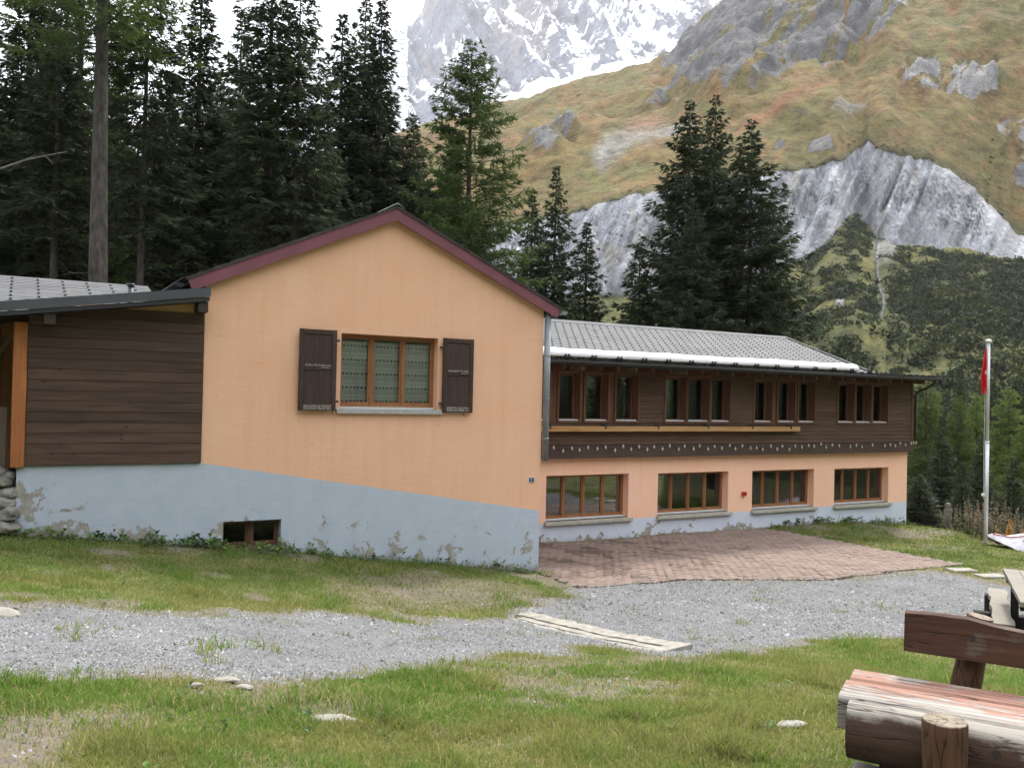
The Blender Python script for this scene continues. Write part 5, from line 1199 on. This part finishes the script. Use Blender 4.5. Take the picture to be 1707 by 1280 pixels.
for i, (px, py, s, lab) in enumerate(((377, 1137, .075, 'flat white stone in the turf just below the gravel track'), (325, 1146, .05, 'small white stone left of two others below the gravel'), (408, 1149, .06, 'thin white stone right of its pair below the gravel'), (556, 1203, .11, 'long white stone lying alone in the foreground lawn'),
        (1318, 1211, .085, 'flat pale stone in the lawn left of the log bench'), (655, 1122, .045, 'small white stone at the gravel edge near the drain'))):
    p = gpt(px, py); o = link('stone', rock_mesh(20+i, s*1.1, s*0.5, 0.016, M['pale_rock'], 2, 0.45), None, (p[0], p[1], p[2]+0.016)); o.rotation_euler[2] = -YAW+0.3*math.sin(i*2.0); tag(o, lab, 'stone', 'pale stones in the lawn')
for px, py, lab in ((1603, 951, 'pale flat concrete slab in the grass beside the paving tip'), (1652, 961, 'thin pale concrete slab in the grass near the picnic table')):
    p = gpt(px, py); c = empty('concrete_slab', tuple(p), lab, 'slab'); q = MB().box(p[0]-0.28, p[0]+0.28, p[1]-0.16, p[1]+0.16, p[2]-0.03, p[2]+0.035, 0.01).build('slab', M['concrete'], c); c.rotation_euler[2] = R(-20)
# dry stone retaining wall at the left edge
sw = empty('stone_wall', (-8.95, 0.1, 1.2), 'rough dry stone wall at the corner below the orange post', 'wall')
rng = random.Random(5)
for i, (px, py, sx, sz, Y) in enumerate(((6, 880, .20, .10, -.05), (12, 856, .16, .12, .0), (4, 838, .17, .10, .05), (14, 822, .13, .09, .1), (3, 803, .15, .11, .15), (15, 795, .10, .08, .2), (-14, 865, .22, .14, .0), (-16, 825, .2, .14, .1), (-14, 790, .2, .13, .2))):
    q = on_y(px, py, Y); o = link('stone', rock_mesh(60+i, sx, 0.18, sz, M['grey_rock']), sw, Vector(q)-Vector((-8.95, 0.1, 1.2)))

# concrete drain channel across the track
def drain():
    a = gpt(872, 1032); b = gpt(1108, 1083); u = (b-a); u[2] = 0; L = np.hypot(*u[:2]); u /= L; v = np.array((-u[1], u[0], 0))
    root = empty('drain_channel', tuple(a), 'long narrow concrete drain channel set across the gravel track', 'drain')
    def strip(c0, c1, z0, z1, name, mat, s0=-0.1, s1=1.0, jit=0.0, seed=0):
        mb = MB(); n = 26; rr = random.Random(seed); rings = []
        for i in range(n+1):
            s = s0*1.0+(L*s1-s0)*i/n; P = a+u*s; j = rr.uniform(-jit, jit); k = rr.uniform(-jit, jit)
            Q0 = P+v*(c0+j); Q1 = P+v*(c1+k); g0 = float(ground_z(P[0], P[1]))
            rings.append([(Q0[0], Q0[1], g0+z0), (Q1[0], Q1[1], g0+z0), (Q1[0], Q1[1], g0+z1), (Q0[0], Q0[1], g0+z1)])
        for p, q in zip(rings[:-1], rings[1:]): mb.add(p+q, [(0,1,5,4),(1,2,6,5),(2,3,7,6),(3,0,4,7)])
        mb.add(rings[0], [(0,3,2,1)]); mb.add(rings[-1], [(0,1,2,3)]); mb.build(name, mat, root)
    strip(0.10, 0.34, -0.08, 0.022, 'kerb', M['concrete'], -0.25, 1.03, 0.025, 1); strip(-0.07, 0.045, -0.08, 0.020, 'cover_bar', M['concrete'], -0.05, 1.0, 0.006, 2); strip(-0.24, -0.10, -0.08, 0.018, 'kerb', M['concrete'], -0.15, 1.0, 0.03, 3)
    strip(-0.24, 0.34, -0.09, -0.02, 'channel_bottom', M['dark_soffit'], 0.0, 0.95, 0, 4); strip(-0.22, 0.36, -0.08, 0.021, 'end_block', M['concrete'], L*0.955, 1.04, 0.03, 5)
drain()

# flagpole with furled flag
fp = on_z(1643, 905, -0.35); FX, FY = float(fp[0]), float(fp[1]); FZ = float(ground_z(FX, FY))
pole = empty('flagpole', (FX, FY, FZ), 'tall silver flagpole on the lawn right of the long wing', 'flagpole')
top = float(at(1647, 568, math.hypot(FX-CAM[0], FY-CAM[1]))[2])
m = MB(); m.tube([(FX, FY, FZ-0.2), (FX, FY, FZ+(top-FZ)*0.5)], 0.052, 14); m.build('lower_mast', M['aluminium'], pole, True)
m = MB(); m.tube([(FX, FY, FZ+(top-FZ)*0.5), (FX, FY, top-0.04)], [0.045, 0.040], 14); m.build('upper_mast', M['aluminium'], pole, True)
m = MB(); m.tube([(FX, FY, FZ+(top-FZ)*0.5-0.03), (FX, FY, FZ+(top-FZ)*0.5+0.02)], 0.056, 14); m.build('joint_collar', M['white_cap'], pole, True)
m = MB(); m.tube([(FX, FY, top-0.04), (FX, FY, top), (FX, FY, top+0.04)], [0.075, 0.08, 0.04], 14); m.build('cap', M['white_cap'], pole, True)
m = MB(); sx_, sy_ = -_r0[0]*0.085, -_r0[1]*0.085; m.tube([(FX+sx_*0.8, FY+sy_*0.8, top-0.06), (FX+sx_, FY+sy_, FZ+2.6), (FX+sx_*0.9, FY+sy_*0.9, FZ+1.2)], 0.007, 5); m.build('halyard', M['rope'], pole)
m = MB(); m.box(FX+sx_*1.3-0.03, FX+sx_*1.3+0.05, FY-0.03+sy_, FY+0.03+sy_, FZ+1.28, FZ+1.36, 0.01); m.build('cleat', M['white_cap'], pole)
def flag():
    V = []; F = []; nz, nu = 26, 22; h = 1.15; zt = top-0.22
    for j in range(nz+1):
        t = j/nz; wid = (0.035+0.115*min(1, t*1.6))*(1 if t < 0.8 else 1-(t-0.8)*1.6)
        for i in range(nu+1):
            u = i/nu; c = (0.45+1.0*u*wid/0.085*1.0); fold = 0.055*math.sin(u*17+t*2.2)*min(1, 0.3+t*2)
            bx = -_r0*(0.05+u*wid)+np.array((math.sin(YAW), math.cos(YAW), 0))*fold
            V.append((FX+bx[0], FY+bx[1], zt-h*t-0.10*u*t+0.02*math.sin(u*9)))
    for j in range(nz):
        for i in range(nu): F.append((j*(nu+1)+i, j*(nu+1)+i+1, (j+1)*(nu+1)+i+1, (j+1)*(nu+1)+i))
    t = NT('red_flag_cloth'); X = t.xyz(t.pos()); zc = zt-0.56*h
    m1 = t.math('LESS_THAN', t.math('ABSOLUTE', t.math('SUBTRACT', X[2], zc)), 0.05); m2 = t.math('GREATER_THAN', X[0], FX-0.10)
    mat = t.fin(t.mix(t.math('MULTIPLY', m1, m2), (0.62, 0.022, 0.018), (0.75, 0.75, 0.75)), 0.7)
    mb = MB(); mb.add(V, F); o = mb.build('flag', mat, None, True); tag(o, 'red flag with white cross hanging furled against the flagpole', 'flag')
flag()

# weathered knobbly post
tp = on_z(1580, 886, -0.5); tz = float(ground_z(tp[0], tp[1])); m = MB(); pts = []; rad = []
for i, (r_, dz, ox) in enumerate(((.13, -.15, .10), (.12, .08, .07), (.10, .18, .03), (.085, .26, .0), (.11, .34, -.02), (.125, .46, -.02), (.10, .56, -.01), (.125, .63, .0), (.12, .70, .02), (.075, .745, .0), (.10, .79, -.01), (.09, .86, -.01), (.03, .90, -.01))):
    pts.append((tp[0]+ox, tp[1], tz+dz)); rad.append(r_)
m.tube(pts, rad, 9); o = m.build('carved_post', plain('weathered_grey_wood', (0.10, 0.095, 0.085), (0.24, 0.225, 0.20), 12, 0.95, 0.8), None, True); tag(o, 'short knobbly weathered post at the edge of the lawn', 'post')

# white tarp with red trim
def tarp():
    a = gpt(1659, 913); u = _r0.copy(); v = np.array((math.sin(YAW), math.cos(YAW), 0)); root = empty('tarp_cover', tuple(a), 'white fabric cover with red trim lying on the lawn at the right edge', 'tarp')
    n = 24; seg = 12; rings = []; e1 = []; rr = random.Random(2)
    for i in range(n+1):
        s = i/n; L = s*3.2; w = 0.05+0.75*min(1, (s*2.6))**0.7; h = 0.05+0.40*min(1, s*3.2)**0.6; lift = 0.22*max(0, 1-s*6)
        c = a+u*L-v*0.1+u*0.0; gz = float(ground_z(c[0], c[1])); ring = []
        for k in range(seg+1):
            t = k/seg; b = -w+2*w*t; prof = min(1, 2.6*min(t, 1-t))**0.75; zz = gz+lift+0.01+h*prof*(1-0.10*math.sin(t*math.pi))+rr.uniform(-.008, .008); q = c+v*(b*(0.72+0.28*(1-prof))+0.5)
            ring.append((q[0], q[1], zz))
        rings.append(ring); e1.append(np.array(ring[4])+np.array((0, 0, 0.012)))
    mb = MB()
    for p, q in zip(rings[:-1], rings[1:]): mb.add(p+q, [(k, k+1, k+seg+2, k+seg+1) for k in range(seg)])
    t = NT('white_tarp_fabric'); n1 = t.noise(t.pos(), 5, 4); mat = t.fin(t.ramp(n1, [(0.3, (0.44, 0.43, 0.47)), (0.7, (0.58, 0.57, 0.61))]), 0.55); t.bump(t.noise(t.pos(), 9, 3), 0.3, 0.03); mb.build('fabric', mat, root, True)
    mb = MB(); mb.tube(e1[1:], 0.013, 5); mb.build('trim', M['red_plastic'], root)
    for k in range(5):                                   # faded red print on the side
        c = np.array(rings[6+k*2][2])*0.5+np.array(rings[6+k*2][3])*0.5; mb = MB(); d_ = -v*0.012
        s_ = 0.045; q = [c+d_+u*s_*x_+np.array((0, 0, z_*s_))+v*(z_*s_*0.55) for x_, z_ in ((-1, -1), (-.4, 1), (.4, 1), (1, -1), (.3, -.2), (-.3, -.2))]; mb.add(q, [(0,1,2,3,4,5)]); mb.build('faded_print', plain('faded_red_print', (0.45, 0.22, 0.2), (0.55, 0.3, 0.28), 9, 0.7, 0) if k == 0 else bpy.data.materials['faded_red_print'], root)
tarp()

# dry fireweed behind the flagpole
def fireweed(px, py, d, seed, h, tint):
    rng = np.random.default_rng(seed); p = at(px, py, d); x0, y0 = p[0], p[1]; z0 = float(ground_z(x0, y0)); V = []; C_ = []; S = MB()
    for k in range(9):
        x, y = x0+rng.normal(0, 0.22), y0+rng.normal(0, 0.22); H = h*rng.uniform(0.7, 1.15); ln = rng.normal(0, 0.12, 2)
        S.tube([(x, y, z0-0.05), (x+ln[0]*H, y+ln[1]*H, z0+H)], [0.008, 0.003], 3, False)
        for j in range(46):
            t = rng.random()**0.8; q = np.array((x+ln[0]*H*t, y+ln[1]*H*t, z0+H*t)); a = rng.uniform(0, 6.283); L = (0.13*(1-t)+0.04)*rng.uniform(0.7, 1.3); el = rng.uniform(0.0, 1.0); dd = np.array((math.cos(a)*math.cos(el), math.sin(a)*math.cos(el), math.sin(el))); w = np.array((-math.sin(a), math.cos(a), 0))*0.014*(1.3 if t < .5 else 1)
            V += [q-w, q+w, q+dd*L]; lo = np.array((0.10, 0.12, 0.035)); hi = np.array(tint); c = (lo*(1-t)+hi*t if tint[0] < 0.39 else hi)*rng.uniform(0.7, 1.3); C_ += [c]*3
    r = empty('fireweed', (x0, y0, z0)); o0 = np.array((x0, y0, z0)); me = np_mesh('leaves', np.array(V)-o0, np.arange(len(V)).reshape(-1, 3), M['weed'], False, {'col': np.array(C_)}); link('leaves', me, r); S.build('stems', M['twig'], r); return r
for i, (px, d) in enumerate(((1604, 29.5), (1618, 29.0), (1630, 28.6), (1638, 29.4), (1652, 29.0), (1662, 28.4), (1672, 29.2), (1690, 29.0), (1700, 28.2), (1712, 28.8), (1614, 30.2), (1645, 28.0))):
    r = fireweed(px, 900, d, 200+i, 0.85+0.22*math.sin(i*2.1), (0.25, 0.175, 0.12) if i % 3 else (0.23, 0.20, 0.11)); tag(r, 'dry pinkish fireweed clump at the lawn edge behind the flagpole', 'plant', 'dry fireweed behind the flagpole')
r = fireweed(1683, 905, 27.6, 260, 0.6, (0.48, 0.26, 0.05)); tag(r, 'low bright orange yellow bush just behind the white tarp', 'plant')

# ------------------------------------------------------------------ log bench in the foreground
M['log_brown'] = None
def log_mat(name, dark, mid, wear, wear_amt, top_only=True, ax=0):
    """stained log with the stain worn to grey on its upper side"""
    t = NT(name); P = t.pos(obj=True); 
    m = t.n('ShaderNodeMapping'); m.inputs[3].default_value = (1.5, 22, 22) if ax == 0 else (22, 22, 1.5); t.l(P, m.inputs[0]); n = t.noise(m.outputs[0], 1.0, 6, 0.65, 0.4); n2 = t.noise(P, 3.5, 5, 0.6)
    c = t.ramp(n, [(0.3, dark), (0.65, mid)])
    g = t.n('ShaderNodeNewGeometry'); nz = t.xyz(g.outputs['Normal'])[2]
    k = t.math('ADD', nz if top_only else 0.0, t.math('MULTIPLY', t.math('SUBTRACT', n2, 0.5), 1.7)); k = t.math('ADD', k, t.math('MULTIPLY', t.math('SUBTRACT', n, 0.5), 0.8))
    w = t.ramp(n, [(0.3, tuple(x*0.6 for x in wear)), (0.7, wear)])
    c = t.mix(t.ramp(k, [(wear_amt, 0.0), (wear_amt+0.28, 1.0)]), c, w)
    m3 = t.n('ShaderNodeMapping'); m3.inputs[3].default_value = (1.1, 11, 11) if ax == 0 else (11, 11, 1.1); t.l(P, m3.inputs[0]); ck = t.math('ABSOLUTE', t.math('SUBTRACT', t.noise(m3.outputs[0], 1.0, 4, 0.55, 0.4), 0.5)); c = t.mix(t.ramp(ck, [(0.004, 0.65), (0.012, 0.0)]), c, (0.018, 0.012, 0.010))
    t.bump(t.math('ADD', n, t.math('MULTIPLY', t.ramp(ck, [(0.0, 0.0), (0.02, 1.0)]), 0.8)), 0.6, 0.010); return t.fin(c, 0.8)
def seat_mat():
    t = NT('peeling_red_paint'); P = t.pos(obj=True); m = t.n('ShaderNodeMapping'); m.inputs[3].default_value = (2.0, 9, 9); t.l(P, m.inputs[0]); n = t.noise(m.outputs[0], 2.2, 9, 0.72, 0.8)
    m2 = t.n('ShaderNodeMapping'); m2.inputs[3].default_value = (1.2, 40, 40); t.l(P, m2.inputs[0]); gr = t.noise(m2.outputs[0], 1.0, 5, 0.6)
    y = t.xyz(P)[1]; edge = t.math('MULTIPLY', t.math('ABSOLUTE', t.math('SUBTRACT', t.math('ABSOLUTE', y), 0.17)), 0.9)
    k = t.math('SUBTRACT', n, edge); red = t.ramp(gr, [(0.3, (0.23, 0.10, 0.066)), (0.7, (0.33, 0.165, 0.115))]); bare = t.ramp(gr, [(0.25, (0.16, 0.145, 0.125)), (0.6, (0.32, 0.305, 0.275))])
    mk = t.ramp(k, [(0.37, 0.0), (0.41, 1.0)]); c = t.mix(t.math('MULTIPLY', mk, 0.88), bare, red); m3 = t.n('ShaderNodeMapping'); m3.inputs[3].default_value = (0.9, 16, 16); t.l(P, m3.inputs[0]); ck = t.math('ABSOLUTE', t.math('SUBTRACT', t.noise(m3.outputs[0], 1.0, 3, 0.5, 0.3), 0.5)); c = t.mix(t.ramp(ck, [(0.006, 0.9), (0.014, 0.0)]), c, (0.03, 0.022, 0.018)); t.bump(t.math('ADD', gr, t.math('MULTIPLY', mk, 0.5)), 0.35, 0.004); return t.fin(c, 0.7)
def bench():
    S = 2.10; A = on_z(1425, 1113, S); E = on_z(1707, 1158, S); u = (E-A)/np.linalg.norm(E-A); v = np.array((u[1], -u[0], 0.0)); 
    if v@(CAM-A) < 0: v = -v
    B = on_z(1402, 1163, S); wd = float((B-A)@v); ang = math.atan2(u[1], u[0]); flip = 1 if (np.cross(u, v)[2] > 0) else -1
    gz = float(ground_z(*(A+u*1.0)[:2]))
    root = empty('log_bench', (A[0], A[1], gz), 'log bench with peeling red seat and brown backrest in the foreground', 'bench')
    def put(mb, name, mat, smooth=False, par=None):
        """mb in local bench axes: x along, y towards the viewer, z above the seat top"""
        me = bpy.data.meshes.new(name); me.from_pydata([(x, y*flip, z) for x, y, z in mb.v], [], mb.f)
        import bmesh
        bm = bmesh.new(); bm.from_mesh(me); bmesh.ops.recalc_face_normals(bm, faces=bm.faces); bm.to_mesh(me); bm.free()
        for p in me.polygons: p.use_smooth = smooth and len(p.vertices) <= 4
        me.materials.append(mat); o = link(name, me, par or root)
        if par is None: o.location = (0, 0, S-gz); o.rotation_euler[2] = ang
        return o
    rl = random.Random(4); sm = seat_mat()
    def wavy_slab(y0, y1, z0, z1, x0, x1, jit, n=40, seed=0):
        mb = MB(); r = random.Random(seed); rings = []
        for i in range(n+1):
            x = x0+(x1-x0)*i/n; j = [jit*math.sin(x*3.1+q*1.7+seed)+r.uniform(-jit, jit)*0.15 for q in range(4)]; rings.append([(x, y0+j[0], z0), (x, y1+j[1], z0), (x, y1+j[1], z1-0.012), (x, y1-0.014+j[1], z1), (x, y0+0.014+j[0], z1), (x, y0+j[0], z1-0.012)])
        for p, q in zip(rings[:-1], rings[1:]): mb.add(p+q, [(k, (k+1) % 6, (k+1) % 6+6, k+6) for k in range(6)])
        mb.add(rings[0], [(5,4,3,2,1,0)]); mb.add(rings[-1], [(0,1,2,3,4,5)]); return mb
    w1 = wd*0.36; w2 = wd*0.93
    put(wavy_slab(0.0, w1-0.002, -0.13, 0.0, 0.0, 2.4, 0.004, seed=1), 'seat_plank', sm); put(wavy_slab(w1+0.002, w2, -0.14, -0.003, -0.012, 2.4, 0.005, seed=2), 'seat_plank', sm)
    # front log, lightly flattened on top
    mb = MB(); n = 40; sg = 18; rings = []
    for i in range(n+1):
        x = 0.035+2.36*i/n; R_ = 0.118*(1+0.03*math.sin(x*2.3)+0.02*math.sin(x*5.7)); ring = []
        for k in range(sg):
            t = 2*math.pi*k/sg; y = wd-0.03+R_*math.cos(t)*0.95; z = -0.122+R_*math.sin(t)*1.08; z = min(z, -0.012); ring.append((x, y, z))
        rings.append(ring)
    for p, q in zip(rings[:-1], rings[1:]): mb.add(p+q, [(k, (k+1) % sg, (k+1) % sg+sg, k+sg) for k in range(sg)])
    mb.add(rings[0], [tuple(range(sg-1, -1, -1))]); mb.add(rings[-1], [tuple(range(sg))])
    lm = log_mat('brown_stained_log', (0.038, 0.022, 0.016), (0.080, 0.046, 0.033), (0.34, 0.31, 0.27), 0.42); front = put(mb, 'front_log', lm, True)
    mb = MB(); kx_ = float((on_z(1660, 1212, S-0.09)-A)@u); mb.tube([(kx_, wd+0.04, -0.085), (kx_, wd+0.082, -0.085)], 0.017, 12); put(mb, 'bolt_plug', M['dark_soffit'], True)
    # front post
    def bp(px, py, off):
        n_ = v; P0 = A+v*off; r_ = ray(px, py); t = ((P0-CAM)@n_)/(r_@n_); p = CAM+r_*t; return float((p-A)@u), p[2]-S
    by = wd+0.16; hg = S-gz; ax_, zt_ = bp(1575, 1199, by)
    mb = MB(); mb.tube([(ax_+0.02, by, -hg-0.15), (ax_+0.005, by, zt_-0.30), (ax_, by, zt_-0.06), (ax_, by, zt_-0.008), (ax_, by, zt_)], [0.078, 0.074, 0.082, 0.082, 0.077], 20)
    pm = log_mat('red_brown_post', (0.060, 0.030, 0.017), (0.105, 0.055, 0.032), (0.30, 0.25, 0.19), 0.75, ax=2); po = put(mb, 'front_post', pm, True)
    # cross log under the seat
    c0 = float((at(1515, 1255, 4.3)-A)@u); mb = MB(); mb.tube([(c0, -0.15, -0.33), (c0, wd+0.02, -0.33)], 0.105, 16); put(mb, 'cross_log', lm, True)
    mb = MB(); mb.tube([(c0+1.4, -0.15, -0.33), (c0+1.4, wd+0.02, -0.33)], 0.105, 16); put(mb, 'cross_log', lm, True)
    for xx in (c0, c0+1.4): mb = MB(); mb.tube([(xx, wd*0.5, -hg-0.1), (xx, wd*0.5, -0.36)], 0.10, 14); put(mb, 'leg', lm, True)
    # backrest
    off = -0.14
    tl = bp(1509, 1018, off); bl = bp(1507, 1082, off); mid_t = bp(1612, 1029, off); rt = bp(1707, 1052, off); rb_ = bp(1707, 1112, off)
    topc = [(tl[0], tl[1]), (bp(1560, 1022, off)), mid_t, (bp(1660, 1042, off)), rt]; ext = 2.3
    sl_t = (rt[1]-tl[1])/(rt[0]-tl[0]); sl_b = (rb_[1]-bl[1])/(rb_[0]-bl[0])
    up = [tuple(p) for p in topc]+[(ext, rt[1]+sl_t*(ext-rt[0])*0.3)]; lo = [(p[0], bl[1]+sl_b*(p[0]-bl[0])) for p in up[:-1]]+[(ext, bl[1]+sl_b*(ext-bl[0]))]; lo[0] = bl
    mb = MB(); rings = [[(t_[0], off-0.025, t_[1]), (t_[0], off+0.025, t_[1]-0.004), (b_[0], off+0.025, b_[1]), (b_[0], off-0.025, b_[1])] for t_, b_ in zip(up, lo)]
    for p, q in zip(rings[:-1], rings[1:]): mb.add(p+q, [(0,1,5,4),(1,2,6,5),(2,3,7,6),(3,0,4,7)])
    mb.add(rings[0], [(3,2,1,0)]); mb.add(rings[-1], [(0,1,2,3)])
    bm_ = log_mat('red_brown_backrest', (0.045, 0.024, 0.018), (0.105, 0.052, 0.035), (0.16, 0.145, 0.13), 0.20, False); br_ = put(mb, 'backrest', bm_)
    kk = bp(1620, 1062, off+0.03); mb = MB(); mb.tube([(kk[0], off+0.02, kk[1]), (kk[0], off+0.032, kk[1])], 0.014, 12); put(mb, 'bolt_plug', M['dark_soffit'], True)
    p0 = bp(1610, 1143, off-0.06); p1 = bp(1634, 1026, off-0.075)
    for dx in (0, 1.25):
        mb = MB(); mb.tube([(p0[0]-0.05+dx, off-0.10, -hg-0.1), (p0[0]+dx, off-0.09, p0[1]), (p1[0]+dx, off-0.095, p1[1]-0.006)], [0.075, 0.066, 0.056], 16); put(mb, 'back_post', pm, True)
    # grey plank lying in front of the bench
    zp = gz+0.16; q = on_z(1427, 1266, zp); r2 = empty('grey_plank', tuple(q-np.array((0, 0, 0.16))), 'weathered grey plank at the bottom edge in front of the log bench', 'plank')
    mb = wavy_slab(0.0, 0.26, -0.05, 0.0, 0.0, 1.9, 0.004, seed=5); o = put(mb, 'board', wood('silver_grey_plank', (0.20, 0.19, 0.18), (0.34, 0.33, 0.31), (0.46, 0.45, 0.43), 0, 1.0, 0.85, False, 0), False); o.parent = r2; o.location = (0, 0, 0.16); o.rotation_euler[2] = ang-0.08
    mb = MB(); mb.box(0.25, 0.40, 0.02, 0.24, -0.25, -0.052); o = put(mb, 'support', lm); o.parent = r2; o.location = (0, 0, 0.16); o.rotation_euler[2] = ang-0.08
bench()

# ------------------------------------------------------------------ picnic table and its bench by the track
def picnic():
    M['bleached'] = wood('bleached_table_board', (0.16, 0.145, 0.12), (0.235, 0.215, 0.18), (0.30, 0.28, 0.245), 1, 1.0, 0.8, False, 0.1)
    M['tar_wood'] = plain('blackened_timber', (0.020, 0.018, 0.016), (0.045, 0.040, 0.036), 10, 0.9, 0.4)
    a = on_z(1672, 947, 0.95); b = on_z(1701, 1003, 0.95); w = b-a; L = float(np.linalg.norm(w)); w /= L; s = np.array((-w[1], w[0], 0)); s = s if s@_r0 > 0 else -s
    gz = float(ground_z(*((a+b)/2)[:2])); root = empty('picnic_table', (a[0], a[1], gz), 'bleached plank picnic table at the right edge of the gravel', 'table')
    def slab(o, p0, l0, l1, s0, s1, z0, z1, name, mat, jit=0, seed=0):
        mb = MB(); n = 10; r = random.Random(seed); rings = []
        for i in range(n+1):
            t = l0+(l1-l0)*i/n; j0, j1 = r.uniform(-jit, jit), r.uniform(-jit, jit); P = p0+w*t; q0 = P+s*(s0+j0); q1 = P+s*(s1+j1); rings.append([(q0[0],q0[1],z0),(q1[0],q1[1],z0),(q1[0],q1[1],z1),(q0[0],q0[1],z1)])
        for p, q in zip(rings[:-1], rings[1:]): mb.add(p+q, [(0,1,5,4),(1,2,6,5),(2,3,7,6),(3,0,4,7)])
        mb.add(rings[0], [(3,2,1,0)]); mb.add(rings[-1], [(0,1,2,3)]); return mb.build(name, mat, o)
    for k in range(4): slab(root, a, 0, L+0.02*k, k*0.205, k*0.205+0.197, 0.89, 0.95-0.004*(k % 2), 'table_board', M['bleached'], 0.004, k)
    for t in (0.25, L-0.3): slab(root, a, t, t+0.10, 0.02, 0.78, 0.80, 0.885, 'cross_beam', M['tar_wood']); 
    for t in (0.25, L-0.3):
        for c in (0.08, 0.62): slab(root, a, t+0.01, t+0.09, c, c+0.1, gz-0.05, 0.798, 'leg', M['tar_wood'])
    # bench on two sleepers
    p = on_z(1648, 979, 0.50); q = on_z(1656, 1038, 0.50); ww = q-p; LL = float(np.linalg.norm(ww)); w[:] = ww/LL; s2 = np.array((-w[1], w[0], 0)); s[:] = s2 if s2@_r0 > 0 else -s2
    gb = float(ground_z(*((p+q)/2)[:2])); r2 = empty('plank_bench', (p[0], p[1], gb), 'low wavy edged plank bench on dark sleepers beside the picnic table', 'bench')
    slab(r2, p, 0, LL, 0, 0.24, 0.43, 0.50, 'seat', M['bleached'], 0.02, 9)
    slab(r2, p, LL-0.18, LL+0.01, 0.0, 0.245, gb-0.05, 0.428, 'end_block', M['tar_wood'])
    slab(r2, p, LL*0.36, LL*0.36+0.16, -0.22, 0.75, gb-0.02, gb+0.20, 'sleeper', M['tar_wood']); slab(r2, p, LL*0.05, LL*0.05+0.16, -0.06, 0.20, gb-0.02, 0.428, 'end_block', M['tar_wood'])
picnic()

# ------------------------------------------------------------------ dead branch reaching in at the left
m = MB(); q = [at(-60, 300, 22), at(0, 282, 22), at(40, 268, 22), at(75, 260, 22), at(112, 253, 22)]
m.tube(q, [0.035, 0.028, 0.022, 0.015, 0.006], 6)
for k, (s_, dx, dy) in enumerate(((1, -30, 22), (2, -25, 16), (3, 14, 14), (2, 20, -10))): c = q[s_]; px_, py_ = to_px(c[None])[0][0], to_px(c[None])[1][0]; m.tube([c, at(px_+dx, py_+dy, 22)], [0.012, 0.004], 4, False)
tr_base = at(-60, 690, 22); gz_ = float(ground_z(tr_base[0], tr_base[1]))
m.tube([(q[0][0], q[0][1], gz_-0.2), (q[0][0], q[0][1], 10.0), (q[0][0], q[0][1], 14.0)], [0.13, 0.10, 0.03], 8)
o = m.build('dead_tree', M['twig'], None, True); tag(o, 'bare dead tree reaching a pale branch in from the left edge', 'tree')

# ------------------------------------------------------------------ mountain haze
def haze():
    m = MB(); m.box(-6200, 5600, -6200, 5800, -34, 2700); mat = bpy.data.materials.new('mountain_air'); mat.use_nodes = True; nt = mat.node_tree; nt.nodes.clear()
    out = nt.nodes.new('ShaderNodeOutputMaterial'); pv = nt.nodes.new('ShaderNodeVolumePrincipled'); pv.inputs['Color'].default_value = (0.93, 0.95, 1.0, 1); pv.inputs['Density'].default_value = 0.000085
    nt.links.new(pv.outputs[0], out.inputs['Volume']); o = m.build('haze', mat, None); tag(o, 'thin pale mountain haze filling the valley', 'haze', kind='stuff')
haze()
